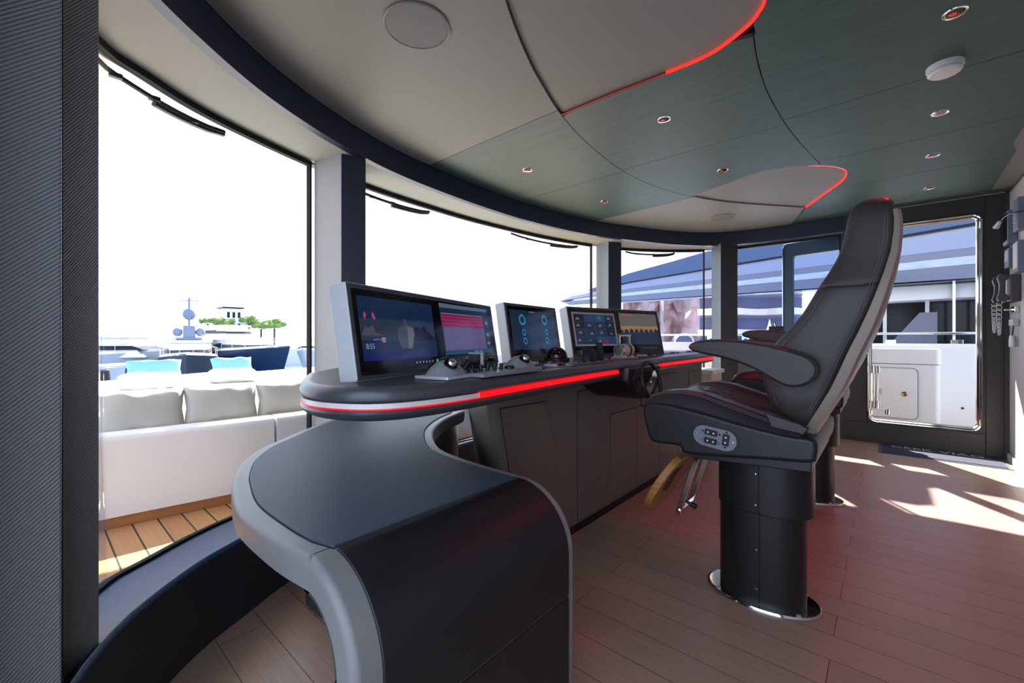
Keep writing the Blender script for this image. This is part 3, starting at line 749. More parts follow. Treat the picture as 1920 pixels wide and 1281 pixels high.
def scrtext(body, u, w, size, m, parent, M): return text('screen_text', body, size, M @ Matrix.Translation((u, -.0075, w)) @ Matrix.Rotation(PI / 2, 4, 'X'), m, parent)
scrtext('NAVTOR', .0895, .106, .0095, e_pale, so, M1); scrtext('8:55', .056, .088, .020, e_text, so, M1)
s = Scr('screen', p1, M1, (.436, .052, .826, .236), e_dk, 'chart screen with a magenta and a lavender block')
s.poly([(.436, .220), (.826, .224), (.826, .236), (.436, .236)], e_bar); s.poly([(.440, .153), (.774, .153), (.774, .201), (.440, .199)], e_mag)
for k in range(6): s.poly([(.44, .158 + k * .006), (.774, .158 + k * .0062), (.774, .1595 + k * .0062), (.44, .1595 + k * .006)], e_pink) if k % 2 else None
s.poly([(.442, .067), (.777, .067), (.775, .152), (.442, .152)], e_lav); s.poly([(.440, .199), (.774, .201), (.774, .203), (.440, .201)], e_pale)
s.poly([(.436, .052), (.826, .052), (.826, .066), (.436, .066)], e_teal)
for u in (.66, .70): s.poly([(u, .056), (u + .03, .056), (u + .03, .062), (u, .062)], e_cyan)
for w in (.085, .12, .17): s.poly([(.785, w), (.815, w), (.815, w + .012), (.785, w + .012)], e_map)
s.done()
bm = new()
for k in range(6):
    u = .262 + k * .018; prism(bm, ell(u, .036, .003, .003, 8), -.0026, -.001, 'y', M=M1)
obj('touch_icons', bm, e_text, p1)
bm = new(); prism(bm, rrect(.375, .031, .385, .041, .002, 2), -.0026, -.001, 'y', M=M1); obj('power_light', bm, e_grn, p1, label='green power light')
p2, M2 = pod('middle single monitor pod showing round cyan gauges', (1.465, 1.288), (1.944, 1.334), .045, .28, .055, (.018, .020, .466, .268))
s = Scr('screen', p2, M2, (.032, .056, .446, .250), e_dk, 'gauge screen with six cyan rings')
s.poly([(.2, .243), (.25, .244), (.25, .247), (.2, .246)], e_text)
for u, w, r in ((.130, .203, .028), (.336, .208, .027), (.132, .140, .017), (.342, .143, .017), (.134, .098, .017), (.337, .100, .018)):
    n = 20
    for k in range(n):
        a0, a1 = 2 * PI * k / n, 2 * PI * (k + 1) / n
        s.poly([(u + r * math.cos(a0), w + r * math.sin(a0)), (u + r * math.cos(a1), w + r * math.sin(a1)), (u + .62 * r * math.cos(a1), w + .62 * r * math.sin(a1)), (u + .62 * r * math.cos(a0), w + .62 * r * math.sin(a0))], e_cyan)
        s.lay -= 1
    s.lay += 1
s.done()
p3, M3 = pod('rightmost wide monitor pod with a chart screen and a sunset harbour screen', (2.065, 1.343), (2.87, 1.13), .064, .30, .068, (.014, .020, .816, .292))
s = Scr('screen', p3, M3, (.030, .066, .390, .272), e_map, 'chart screen split into small camera pictures')
s.poly([(.042, .076), (.376, .076), (.376, .262), (.042, .262)], e_chart)
rr = random.Random(3)
for i in range(4):
    for j in range(4):
        if rr.random() < .75:
            u = .045 + i * .083; w = .078 + j * .046
            s.poly([(u, w), (u + .078, w), (u + .078, w + .043), (u, w + .043)], [e_sea, e_trees, e_teal, e_dk, e_sky][rr.randrange(5)])
            x = u + rr.random() * .03; z = w + .008 + rr.random() * .01
            s.poly([(x, z), (x + .035, z), (x + .02, z + .018)], [e_mt2, e_beige, e_ship, e_map][rr.randrange(4)])
s.poly([(.235, .078), (.300, .078), (.300, .098), (.235, .098)], e_mag); s.poly([(.235, .098), (.300, .098), (.300, .112), (.235, .112)], e_teal)
s.done()
s = Scr('screen', p3, M3, (.434, .073, .802, .279), E('screen grey dusk', (84, 80, 76)), 'harbour picture at sunset')
s.poly([(.434, .165), (.802, .165), (.802, .195), (.434, .195)], e_or); s.poly([(.434, .073), (.802, .073), (.802, .168), (.434, .168)], e_sea)
for k in range(14):
    u = .45 + k * .024; s.poly([(u, .155), (u + .018, .150), (u + .016, .17 + .012 * rr.random()), (u + .004, .17 + .01 * rr.random())], e_trees if k % 2 else e_beige)
s.poly([(.45, .262), (.56, .264), (.56, .268), (.45, .266)], e_red)
s.done()
bm = new()
for k in range(7): prism(bm, ell(.62 + k * .022, .048, .003, .003, 8), -.0026, -.001, 'y', M=M3)
obj('touch_icons', bm, e_text, p3)
# ------------------------------------------------------------------ instruments on the console
def Rz(x, y, z, deg): return Matrix.Translation((x, y, z)) @ Matrix.Rotation(math.radians(deg), 4, 'Z')
def trackball(x, y, deg, label):
    t = thing('trackball_unit', label, 'trackball', (x, y, ZK), 'trackball units on the console')
    M = Rz(x, y, ZK, deg)
    bm = new(); prism(bm, rrect(-.062, -.055, .062, .060, .006, 3), .001, .010, M=M); obj('base_plate', bm, satin, t, bevel=.002, seg=2)
    bm = new(); rings = []
    for k in range(11):
        u = -.056 + .112 * k / 10; s = 1 - (abs(u) / .060) ** 2
        hh = .010 + .042 * max(.0, s) ** .8; w = .050 * max(.15, s) ** .35
        rings.append([M @ Vector((u, p * w, .0095 + (hh - .0095) * max(0, (1 - abs(p) ** 2.4)))) for p in [-1, -.85, -.6, -.3, 0, .3, .6, .85, 1]] + [M @ Vector((u, 0, .009))])
    loft(bm, rings); obj('dome', bm, track_grey, t, smooth=True)
    c = M @ Vector((-.010, -.022, .037)); ax = (M.to_3x3() @ Vector((-.15, -.75, .65)))
    bm = new(); lathe(bm, [(.019, .0), (.0195, .010), (.016, .0125), (.015, .008)], c, ax, 28); obj('ball_ring', bm, blackgloss, t, smooth=True)
    bm = new(); bmesh.ops.create_icosphere(bm, subdivisions=3, radius=.0145, matrix=Matrix.Translation(c + ax.normalized() * .007)); obj('ball', bm, chrome, t, smooth=True)
trackball(.765, .915, 12, 'grey trackball unit with chrome ball nearest the left end of the console')
trackball(1.13, .955, 8, 'grey trackball unit behind the knob panel, in front of the middle monitor')
kp = thing('control_keypad', 'flat grey control panel with a row of black knobs between the two trackballs', 'control panel', (.98, .93, ZK))
Mk = Rz(.985, .93, ZK, 7)
bm = new(); prism(bm, rrect(-.165, -.075, .155, .070, .006, 3), .001, .012, M=Mk); obj('panel', bm, track_grey, kp, bevel=.002, seg=2)
for i in range(6):
    r = .016 if i in (0, 5) else .0065; x = [-.135, -.095, -.06, -.025, .01, .055][i]; hh = .008 if i in (0, 5) else .018
    bm = new(); lathe(bm, [(r, 0), (r, hh), (r * .8, hh + .002), (0, hh + .002)], Mk @ Vector((x, -.012, .012)), n=20); obj('knob', bm, black, kp, smooth=True)
for i in range(8):
    bm = new(); a = -.10 + i * .028; prism(bm, rrect(a, .020, a + .020, .036, .002, 2), .012, .0145, M=Mk); obj('key', bm, dev_grey if i % 2 else satin, kp)
vh = thing('radio_handset', 'black radio handset on its cradle with a coiled cord beside the left pod', 'radio handset', (1.05, 1.10, ZK))
Mv = Rz(1.06, 1.10, ZK, 14)
bm = new(); prism(bm, rrect(-.055, -.025, .055, .03, .008, 3), .001, .020, M=Mv); obj('cradle', bm, black, vh, bevel=.003, seg=2)
bm = new(); prism(bm, rrect(-.070, -.018, .070, .022, .012, 4), .024, .052, M=Mv @ Matrix.Rotation(math.radians(-6), 4, 'X')); obj('handset', bm, phone_grey, vh, bevel=.007)
bm = new(); box(bm, (-.006, -.03, .012), (.006, -.02, .06), M=Mv); box(bm, (-.006, -.03, .054), (.006, .03, .06), M=Mv); obj('clip', bm, satin, vh, bevel=.002, seg=2)
bm = new(); pts = []
for k in range(150):
    t = k / 149; a = k * .62; c = Mv @ Vector((-.07 - .07 * t, -.01 - .02 * t, .035 - .026 * math.sin(t * PI * .5))); pts.append(c + Vector((.0, .006 * math.cos(a), .006 * math.sin(a))))
tube(bm, pts, .0014, 5); obj('coiled_cord', bm, black, vh, smooth=True)
bm = new(); tube(bm, spline([Mv @ Vector(p) for p in ((.065, 0, .035), (.09, -.01, .045), (.105, -.02, .025), (.10, -.03, .004))], 6), .002, 6); obj('cable', bm, black, vh, smooth=True)
cp = thing('dome_camera', 'glossy black dome on the console with small red lights, before the middle monitor', 'dome', (1.70, 1.20, ZK))
bm = new(); lathe(bm, [(.062, .001), (.062, .014), (.052, .018), (0, .018)], (1.70, 1.20, ZK), n=40); obj('base', bm, black, cp, smooth=True)
bm = new(); lathe(bm, [(.050, .018)] + [(.050 * math.cos(a), .020 + .050 * math.sin(a)) for a in [PI / 2 * k / 10 for k in range(10)]] + [(0, .070)], (1.70, 1.20, ZK), n=40); obj('dome', bm, blackgloss, cp, smooth=True)
for k, (a, e) in enumerate(((200, 50), (230, 30), (215, 12))):
    bm = new(); c = Vector((1.70, 1.20, ZK + .02)) + Vector((math.cos(math.radians(a)) * math.cos(math.radians(e)), math.sin(math.radians(a)) * math.cos(math.radians(e)), math.sin(math.radians(e)))) * .0505
    bmesh.ops.create_icosphere(bm, subdivisions=2, radius=.002, matrix=Matrix.Translation(c)); obj('indicator_light', bm, red_led, cp)
def joystick(x, y, kind, label):
    t = thing('joystick_lever', label, 'joystick', (x, y, ZK), 'small black joysticks before the right pod')
    bm = new(); prism(bm, rrect(x - .030, y - .032, x + .030, y + .032, .004, 2), ZK + .001, ZK + .004); obj('plate', bm, dev_grey, t)
    if kind == 0:
        bm = new(); lathe(bm, [(.020, .004), (.018, .012), (.006, .018), (.006, .030), (.013, .032), (.015, .055), (.012, .060), (0, .060)], (x, y, ZK), n=20); obj('stick', bm, black, t, smooth=True)
    else:
        bm = new(); prism(bm, [(-.014, .004), (.014, .004), (.016, .045), (.008, .062), (-.010, .058), (-.016, .04)], x - .012, x + .012, 'x', M=Matrix.Translation((0, y, ZK))); obj('stick', bm, black, t, bevel=.003, seg=2)
        if kind == 2:
            bm = new(); prism(bm, [(-.010, .05), (.012, .055), (.02, .09), (-.004, .092)], x - .014, x + .014, 'x', M=Matrix.Translation((0, y, ZK))); obj('grip', bm, black, t, bevel=.004, seg=2)
joystick(1.62, 1.01, 0, 'slim round-topped black joystick, leftmost of three in front of the right pod')
joystick(1.72, 1.01, 1, 'square black joystick, middle one of three in front of the right pod')
joystick(1.82, 1.03, 2, 'tallest angled black joystick, rightmost of three in front of the right pod')
# thrust lever: chrome barrel with a raised cross handle
th = thing('thrust_lever', 'polished metal twin-arm throttle lever standing on the console before the right pod', 'throttle lever', (2.22, 1.10, ZK))
MT = Rz(2.215, 1.105, ZK, -14)
bm = new(); prism(bm, rrect(-.048, -.052, .062, .052, .008, 3), .001, .006, M=MT); obj('base_plate', bm, satin, th, bevel=.002, seg=2)
ax = MT.to_3x3() @ Vector((1, 0, 0))
bm = new(); lathe(bm, [(.036, -.035), (.037, -.01), (.037, .03), (.036, .05)], MT @ Vector((0, 0, .044)), ax, 32); obj('barrel', bm, satin, th, bevel=.003, seg=2)
bm = new(); lathe(bm, [(.0375, .012), (.0375, .026)], MT @ Vector((0, 0, .044)), ax, 32); obj('barrel_band', bm, rubber, th)
bm = new(); lathe(bm, [(.024, .05), (.024, .072), (.018, .078), (0, .078)], MT @ Vector((0, 0, .044)), ax, 24); obj('end_knob', bm, black, th, smooth=True)
bm = new(); lathe(bm, [(.038, -.046), (.038, -.036), (.030, -.036), (.026, -.044), (.030, -.046)], MT @ Vector((0, 0, .044)), ax, 32); obj('end_ring', bm, chrome, th, smooth=True)
bm = new(); lathe(bm, [(.028, -.045), (.022, -.030), (0, -.026)], MT @ Vector((0, 0, .044)), ax, 28); obj('end_cap', bm, satin, th, smooth=True)
for x in (-.040, .044):
    bm = new(); prism(bm, [(-.034, .055), (-.024, .072), (-.010, .088), (-.009, .128), (.009, .128), (.010, .088), (.024, .072), (.034, .055), (.028, .04), (-.028, .04)], x - .004, x + .004, 'x', M=MT); obj('lever_arm', bm, chrome, th, bevel=.0015, seg=2)
bm = new(); lathe(bm, [(.009, -.052), (.010, -.04), (.008, 0), (.010, .045), (.009, .056)], MT @ Vector((0, 0, .128)), ax, 16); obj('cross_handle', bm, chrome, th, smooth=True)
for x in (-.03, .03):
    bm = new(); prism(bm, rrect(x - .012, -.040, x + .012, .040, .004, 2), .004, .016, M=MT); obj('foot', bm, satin, th)
# flush switch panels
def swpanel(x, y, w, d, deg, label, n=4, hot=False):
    t = thing('switch_panel', label, 'switch panel', (x, y, ZK), 'flush switch panels in the console top'); M = Rz(x, y, ZK, deg)
    bm = new(); prism(bm, rrect(-w / 2, -d / 2, w / 2, d / 2, .004, 2), .0008, .0035, M=M); obj('plate', bm, dev_grey, t, bevel=.001, seg=1)
    for i in range(n):
        a = -w / 2 + .012 + (w - .024) * i / n; b = a + (w - .024) / n * .7
        bm = new(); prism(bm, rrect(a, -d * .28, b, d * .28, .002, 2), .0034, .007 if i % 2 else .012, M=M); obj('switch', bm, (red_lens if hot and i == 1 else (satin if i % 3 == 0 else black)), t)
swpanel(1.385, .975, .14, .09, 5, 'flush panel of small switches just right of the second trackball', 4)
swpanel(1.50, 1.13, .20, .06, 4, 'long thin switch panel lying beneath the middle monitor', 5)
swpanel(1.98, 1.10, .16, .10, 2, 'switch panel with a red key between joysticks and throttle', 4, True)
swpanel(2.60, 1.13, .26, .10, 2, 'wide flat panel right of the throttle lever', 5)
swpanel(3.05, 1.16, .26, .10, 2, 'flat panel under the right end of the right pod', 5)
swpanel(3.50, 1.20, .26, .12, 2, 'flat panel at the far right end of the console, beside the armrest tip', 5)

# low cabinet beyond the console
cb = thing('side_cabinet', 'low cream cabinet with a bright top beyond the far end of the console', 'cabinet', (4.16, 1.4, 0))
bm = new(); box(bm, (4.04, 1.17, 0), (4.36, 1.75, .68)); obj('body', bm, mat('cream cabinet paint', (196, 184, 166), .5), cb, bevel=.004, seg=2)
bm = new(); box(bm, (4.02, 1.15, .68), (4.38, 1.78, .715)); obj('top', bm, plastic_white, cb, bevel=.006)
bm = new(); box(bm, (4.08, 1.162, .08), (4.32, 1.172, .60)); obj('door', bm, MATS['cream cabinet paint'], cb, bevel=.002, seg=2)

# ------------------------------------------------------------------ helm chairs
CX0, CY0 = 1.89, .37
ch = thing('helm_chair', 'tall black leather helm chair in the foreground, with a wooden footrest below its seat', 'chair', (CX0, CY0, 0), 'black leather helm chairs')
def L(x, y, z): return (CX0 + x, CY0 + y, z)
bm = new(); e = ell(CX0, CY0 - .005, .131, .196, 56); ring_stack(bm, e, [(0, .0005), (0, .008), (.004, .013), (.012, .014)]); obj('base_plate', bm, chrome, ch, smooth=True)
for a, b in ((-.085, .125), (-.085, -.14), (.085, .125), (.085, -.14)):
    bm = new(); lathe(bm, [(.008, .013), (.008, .018), (0, .019)], L(a, b, 0), n=14); obj('bolt', bm, satin, ch, smooth=True)
def sup(cx, cy, a, b, p=2.5, n=56):
    o = []
    for k in range(n):
        t = 2 * PI * k / n; c, s_ = math.cos(t), math.sin(t); o.append((cx + a * math.copysign(abs(c) ** (2 / p), c), cy + b * math.copysign(abs(s_) ** (2 / p), s_)))
    return o
bm = new(); ring_stack(bm, sup(CX0, CY0 - .008, .103, .145), [(0, .014), (0, .40)]); obj('pedestal', bm, leather_dark, ch, smooth=True)
bm = new(); ring_stack(bm, sup(CX0, CY0 - .018, .117, .160), [(.003, .352), (0, .355), (0, .57)]); obj('pedestal_sleeve', bm, leather_dark, ch, smooth=True)
bm = new(); box(bm, L(-.1045, -.0215, .02), L(-.098, -.0185, .352)); obj('seam', bm, blackgap, ch)
bm = new(); box(bm, L(-.1183, -.0215, .352), L(-.112, -.0185, .57)); obj('seam', bm, blackgap, ch)
for z, x in ((.07, -.1030), (.215, -.1030), (.385, -.1170), (.50, -.1170)):
    bm = new(); lathe(bm, [(.0040, 0), (.0032, .002), (0, .0026)], L(x, -.010, z), (-1, 0, 0), 12); obj('screw', bm, chrome, ch, smooth=True)
bm = new(); prism(bm, [(-.200, .63), (-.197, .580), (.165, .560), (.196, .598), (.196, .63)], CX0 - .275, CX0 + .275, 'x', M=Matrix.Translation((0, CY0, 0))); obj('seat_plate', bm, black, ch, bevel=.004, seg=2)
side = [(.207, .596), (.178, .572), (-.09, .600), (-.195, .611), (-.212, .635), (-.212, .677), (-.19, .692), (-.142, .692), (-.058, .702), (.033, .717), (.132, .736), (.24, .751), (.30, .753), (.335, .747), (.350, .720), (.345, .676), (.325, .612), (.302, .595)]
sd = spline([(p[0], p[1]) for p in side], 3, closed=True)
bm = new(); rings = []
for x, d in ((-.290, .016), (-.2885, .009), (-.284, .004), (-.276, .001), (-.266, 0), (.266, 0), (.276, .001), (.284, .004), (.2885, .009), (.290, .016)):
    q = inset(sd, d); rings.append([L(x, y, z) for y, z in q])
loft(bm, rings); obj('seat_base', bm, leather_dark, ch, smooth=True)
# cushion: raised bolsters each side, ribbed centre
topc = [(-.17, .712), (-.12, .722), (-.069, .735), (.006, .757), (.07, .776), (.138, .797), (.21, .805), (.275, .797), (.323, .781), (.352, .757), (.356, .735)]
botc = [(-.17, .690), (-.12, .694), (-.069, .700), (.006, .711), (.07, .722), (.138, .736), (.21, .745), (.275, .750), (.323, .744), (.345, .738), (.350, .730)]
def interp(tab, y):
    for a, b in zip(tab, tab[1:]):
        if a[0] <= y <= b[0]: return a[1] + (b[1] - a[1]) * (y - a[0]) / (b[0] - a[0])
    return tab[0][1] if y < tab[0][0] else tab[-1][1]
bm = new(); rings = []
NX = 44
for k in range(49):
    y = -.17 + .526 * k / 48; zt, zb = interp(topc, y), interp(botc, y); row = []
    for i in range(NX + 1):
        u = -1 + 2 * i / NX; x = .283 * u; au = abs(u)
        if au > .80: f = 1 - ((au - .80) / .20) ** 2.2 * .92
        else: f = 1
        dip = 0
        if au < .62:
            s_ = math.cos(au / .62 * PI / 2) ** .6; dip = .030 * s_ + .0028 * math.sin(i * 2.4 + 1.5 * math.sin(y * 40)) * s_
        row.append(L(x, y, zb + (zt - zb) * f - dip))
    row += [L(.278, y, zb - .01), L(-.278, y, zb - .01)]
    rings.append(row)
loft(bm, rings); obj('seat_cushion', bm, leather_seat, ch, smooth=True)
for sx in (-1, 1):
    for off in (0, .006):
        bm = new(); tube(bm, [L(sx * (.268 - off), y, interp(topc, y) - .008 + off * .9) for y in [-.14 + .47 * k / 40 for k in range(41)]], .0013, 5); obj('stitching', bm, thread, ch, smooth=True)
# backrest
bf = [(.705, -.150), (.729, -.135), (.747, -.100), (.773, -.076), (.82, -.056), (.873, -.046), (.915, -.052), (.973, -.074), (1.018, -.118), (1.077, -.164), (1.127, -.188), (1.17, -.210), (1.22, -.238), (1.27, -.262), (1.33, -.272), (1.38, -.278), (1.41, -.287), (1.432, -.305), (1.444, -.33)]
bb = [(.705, -.178), (.731, -.200), (.795, -.228), (.856, -.258), (.953, -.292), (1.054, -.333), (1.145, -.362), (1.235, -.388), (1.295, -.398), (1.356, -.400), (1.40, -.396), (1.432, -.385), (1.444, -.36)]
bw = [(.705, .205), (.74, .228), (.80, .245), (1.10, .245), (1.16, .236), (1.25, .212), (1.35, .196), (1.40, .186), (1.432, .165), (1.444, .13)]
rings = []
Z = [.705, .712, .722, .735, .75, .775, .80, .84, .88, .92, .96, 1.0, 1.04, 1.08, 1.12, 1.145, 1.158, 1.163, 1.168, 1.182, 1.21, 1.25, 1.29, 1.33, 1.365, 1.39, 1.41, 1.424, 1.436, 1.444]
for z in Z:
    yf, ybk, w = interp(bf, z), interp(bb, z), interp(bw, z); pinch = .006 if abs(z - 1.163) < .003 else 0
    T = yf - ybk; rec = min(.045, T * .35) if z < 1.38 else min(.045, T * .35) * max(0, (1.444 - z) / .064)
    w -= pinch; ring = []
    prof = [(-1, .30), (-1.0, .62), (-.985, .84), (-.95, .95), (-.88, 1.0), (-.78, .99), (-.66, .90), (-.50, None), (-.25, None), (0, None), (.25, None), (.50, None), (.66, .90), (.78, .99), (.88, 1.0), (.95, .95), (.985, .84), (1.0, .62), (1, .30), (.99, .10), (.95, .0), (.5, 0), (0, 0), (-.5, 0), (-.95, 0), (-.99, .10)]
    for u, v in prof:
        y = (yf - rec) if v is None else (ybk + T * v if v < .9 or abs(u) > .7 else yf - rec * .5)
        ring.append(L(u * w, y, z))
    rings.append(ring)
bm = new(); loft(bm, rings); obj('backrest', bm, leather, ch, smooth=True, sub=1)
for off in (0.004, .011):
    bm = new(); tube(bm, [L(-(interp(bw, z) - .001), interp(bb, z) + .020 + off, z) for z in [.76 + .62 * k / 40 for k in range(41)]], .0013, 5); obj('stitching', bm, thread, ch, smooth=True)
bm = new(); tube(bm, [L(-(interp(bw, z) * .985 + .001), interp(bf, z) - (interp(bf, z) - interp(bb, z)) * .17, z) for z in [.78 + .36 * k / 30 for k in range(31)]], .0012, 5); obj('stitching', bm, thread, ch, smooth=True)
bm = new(); zz = 1.163; yF, yB, wW = interp(bf, zz), interp(bb, zz), interp(bw, zz) - .006; tube(bm, [L(-(wW - .0005 - .012 * max(0, k / 10 - .75)), yB + (yF - yB) * (.12 + .74 * k / 10), zz) for k in range(11)], .0022, 6); obj('seam', bm, blackgap, ch)
# shell behind the backrest
rings = []
for z in [.690, .70, .72, .78, .84, .90, .96, 1.02, 1.08, 1.14, 1.20, 1.26, 1.32, 1.36, 1.385]:
    ybk = interp(bb, z); w = interp(bw, z) + .004; th_ = .040 if z < 1.0 else .040 - .018 * (z - 1.0) / .385
    yA = ybk + .010; yB = ybk - th_ + .014
    rings.append([L(-w, yA, z), L(-w - .002, yA - .004, z), L(-w, yB + .008, z), L(-w + .02, yB, z), L(w - .02, yB, z), L(w, yB + .008, z), L(w + .002, yA - .004, z), L(w, yA, z)])
bm = new(); loft(bm, rings); obj('back_shell', bm, shell, ch, smooth=True, label='smooth taupe back shell')
# recliner hinge covers and the gap behind the seat
for sx in (-1, 1):
    bm = new(); prism(bm, [(-.075, .735), (-.062, .755), (-.10, .745), (-.165, .728), (-.19, .715), (-.175, .692), (-.13, .690), (-.085, .705)], CX0 + sx * .235, CX0 + sx * .272, 'x', M=Matrix.Translation((0, CY0, 0))); obj('hinge_cover', bm, leather, ch, bevel=.006)
# armrests
armp = spline([(.159, .970), (.146, .986), (.103, .996), (.034, .997), (-.03, .991), (-.105, .977), (-.168, .958), (-.202, .941), (-.219, .913), (-.216, .887), (-.202, .866), (-.175, .852), (-.148, .849), (-.12, .858), (-.076, .884), (-.03, .908), (.034, .930), (.103, .944), (.144, .955)], 4, closed=True)
for sx in (-1, 1):
    rings = []
    for x, d in ((.250, .011), (.256, .004), (.268, 0), (.322, 0), (.334, .002), (.341, .006), (.344, .011)):
        rings.append([L(sx * x, y, z) for y, z in inset(armp, d)])
    bm = new(); loft(bm, rings); obj('armrest', bm, leather, ch, smooth=True)
    for d, x in ((.0035, .331), (.008, .337)):
        bm = new(); q = [p for p in inset(armp, d - .001)]; tube(bm, [L(sx * (x + .0015), y, z) for y, z in q], .0010, 5, closed=True); obj('arm_stitching', bm, thread, ch, smooth=True)
# switch plate on the near side
MC = Matrix.Translation(L(-.2905, .082, .650)) @ Matrix.Rotation(math.radians(7), 4, 'X')
def stad(a, b, n=10): return [(a - b + b * math.cos(t), b * math.sin(t)) for t in [-PI / 2 + PI * k / n for k in range(n + 1)]] + [(-a + b + b * math.cos(t), b * math.sin(t)) for t in [PI / 2 + PI * k / n for k in range(n + 1)]]
bm = new(); prism(bm, stad(.078, .041), -.0025, .003, 'x', M=MC); obj('switch_bezel', bm, black, ch)
bm = new(); prism(bm, stad(.072, .036), -.0045, .002, 'x', M=MC); cpnl = obj('switch_plate', bm, steel_panel, ch, label='grey plate with three rocker switches')
for y, z, a, b in ((.013, .016, .021, .010), (.011, -.014, .021, .010), (-.037, .003, .011, .020)):
    bm = new(); prism(bm, rrect(y - a, z - b, y + a, z + b, .002, 2), -.0085, -.004, 'x', M=MC); r_ = obj('rocker_switch', bm, black, cpnl, bevel=.001, seg=1)
    for k in (-1, 1):
        dy, dz = (k * a * .45, 0) if a > b else (0, k * b * .45)
        bm = new(); prism(bm, ell(y + dy, z + dz, .0032, .0032, 10), -.0095, -.008, 'x', M=MC); obj('rocker_dot', bm, plastic_white, cpnl)
for y, z, d in ((.041, .016, 'f'), (-.016, .016, 'b'), (-.037, .029, 'u'), (-.037, -.023, 'd')):
    k = .005; tri = {'f': [(y - k * .6, z - k), (y - k * .6, z + k), (y + k, z)], 'b': [(y + k * .6, z - k), (y + k * .6, z + k), (y - k, z)], 'u': [(y - k, z - k * .5), (y + k, z - k * .5), (y, z + k)], 'd': [(y - k, z + k * .5), (y + k, z + k * .5), (y, z - k)]}[d]
    bm = new(); prism(bm, tri, -.0050, -.004, 'x', M=MC); obj('arrow_mark', bm, blackgap, cpnl)
for y, k in ((.040, 1), (-.017, -1)):
    bm = new()
    for seg_ in (((y + .004, -.018), (y - .003, -.018)), ((y - .003, -.018), (y - .005 * k, -.006))):
        tube(bm, [MC @ Vector((-.0050, p[0], p[1])) for p in seg_], .0007, 4)
    obj('seat_symbol', bm, blackgap, cpnl)
for y in (.062, -.060):
    bm = new(); lathe(bm, [(.0032, 0), (.0028, .002), (0, .0024)], MC @ Vector((-.0045, y, .0)), (-1, 0, 0), 12); obj('screw', bm, chrome, cpnl, smooth=True)
# footrest
dV = Vector((0, .155, -.270)).normalized(); nV = Vector((0, dV.z, -dV.y)) * -1     # board direction and its forward normal
FB0 = Vector(L(0, .262, .500))
def FP(a, b, c): return FB0 + Vector((1, 0, 0)) * a + dV * b + nV * c
if nV.y < 0: nV = -nV
bm = new(); brd = [(.168 * math.cos(t), .150 + .168 * math.sin(t)) for t in [math.radians(-58 + 296 * k / 36) for k in range(37)]]
loft(bm, [[FP(x, y, 0) for x, y in brd], [FP(x, y, .032) for x, y in brd]]); obj('foot_board', bm, foot_wood, ch, bevel=.008, label='round-edged wooden foot board')
for k in range(4):
    bm = new(); a = -.03 - .028 * k
    tube(bm, [FP(x, y, -.0015) for x, y in spline([(a, .05), (a - .004, .12), (a + .008, .20 - .012 * k)], 6)], .0014, 6); obj('board_groove', bm, rubber, ch)
for x in (-.075, .075):
    bm = new(); prism(bm, [(.0, -.012), (.27, -.012), (.285, 0), (.27, .012), (0, .012)], -.008, .008, 'z', M=Matrix.Translation(L(x, .205, .525)) @ Matrix(((0, 0, 1, 0), (.30, .954, 0, 0), (-.954, .30, 0, 0), (0, 0, 0, 1))))
    obj('foot_bar', bm, chrome, ch, bevel=.003, seg=2)
    bm = new(); lathe(bm, [(.030, -.006), (.030, .006)], L(x, .205, .530), (1, 0, 0), 24); obj('foot_bracket', bm, chrome, ch, bevel=.002)
    bm = new(); lathe(bm, [(.012, -.012), (.012, .012)], L(x, .205, .530), (1, 0, 0), 16); obj('foot_pivot', bm, satin, ch, bevel=.002)
bm = new(); tube(bm, [L(-.09, .285, .275), L(.09, .285, .275)], .009, 10); obj('foot_axle', bm, chrome, ch, smooth=True)
bm = new(); lathe(bm, [(.006, 0), (.006, .03), (.010, .032), (.011, .055), (.008, .058), (0, .058)], L(-.075, .268, .325), (0, -.93, -.30), 16); obj('release_knob', bm, black, ch, smooth=True)
bm = new(); box(bm, L(-.11, .12, .545), L(.11, .235, .575)); obj('foot_mount', bm, black, ch, bevel=.004, seg=2)
ch2 = copy_tree(ch); ch2.location = (CX0 + 1.36, CY0 + .015, 0); 
for c_ in ch2.children:
    if c_.name.startswith('arm'): c_.location = Vector(c_.location) + Vector((0, .125, .055))
ch2['label'] = 'second black leather helm chair, mostly hidden behind the near one'
jb = thing('armrest_controller', 'small black joystick box on the farther armrest of the second helm chair', 'controller', (CX0 + 1.36 + .30, CY0 + .25, 1.05))
bx, by = CX0 + 1.36 + .30, CY0 + .22
bm = new(); box(bm, (bx - .035, by - .05, 1.0535), (bx + .035, by + .04, 1.088)); obj('housing', bm, black, jb, bevel=.004, seg=2)
bm = new(); tube(bm, [(bx, by, 1.086), (bx + .005, by + .01, 1.11)], .006, 10); obj('stick', bm, chrome, jb, smooth=True)
# ------------------------------------------------------------------ aft bulkhead equipment
def wallbox(name, label, cat, x0, x1, z0, z1, d, face=None, inset_=.012, group=None):
    t = thing(name, label, cat, (x0, -.77, z0), group)
    bm = new(); box(bm, (x0, -.7695, z0), (x1, -.77 + d, z1)); obj('housing', bm, dev_grey if name != 'wall_telephone' else phone_grey, t, bevel=.006)
    if face:
        bm = new(); box(bm, (x0 + inset_, -.77 + d - .001, z0 + inset_ * 2.5), (x1 - inset_, -.77 + d + .0012, z1 - inset_)); obj('display', bm, face, t)
    return t
t = wallbox('wall_monitor', 'tall grey instrument with dark screen high on the light aft wall, nearest the corner', 'wall instrument', 5.03, 5.20, 1.74, 2.00, .055, blackgloss, group='instruments on the aft wall')
bm = new()
for k in range(4): box(bm, (5.045 + k * .036, -.716, 1.752), (5.068 + k * .036, -.712, 1.764))
obj('button', bm, satin, t)
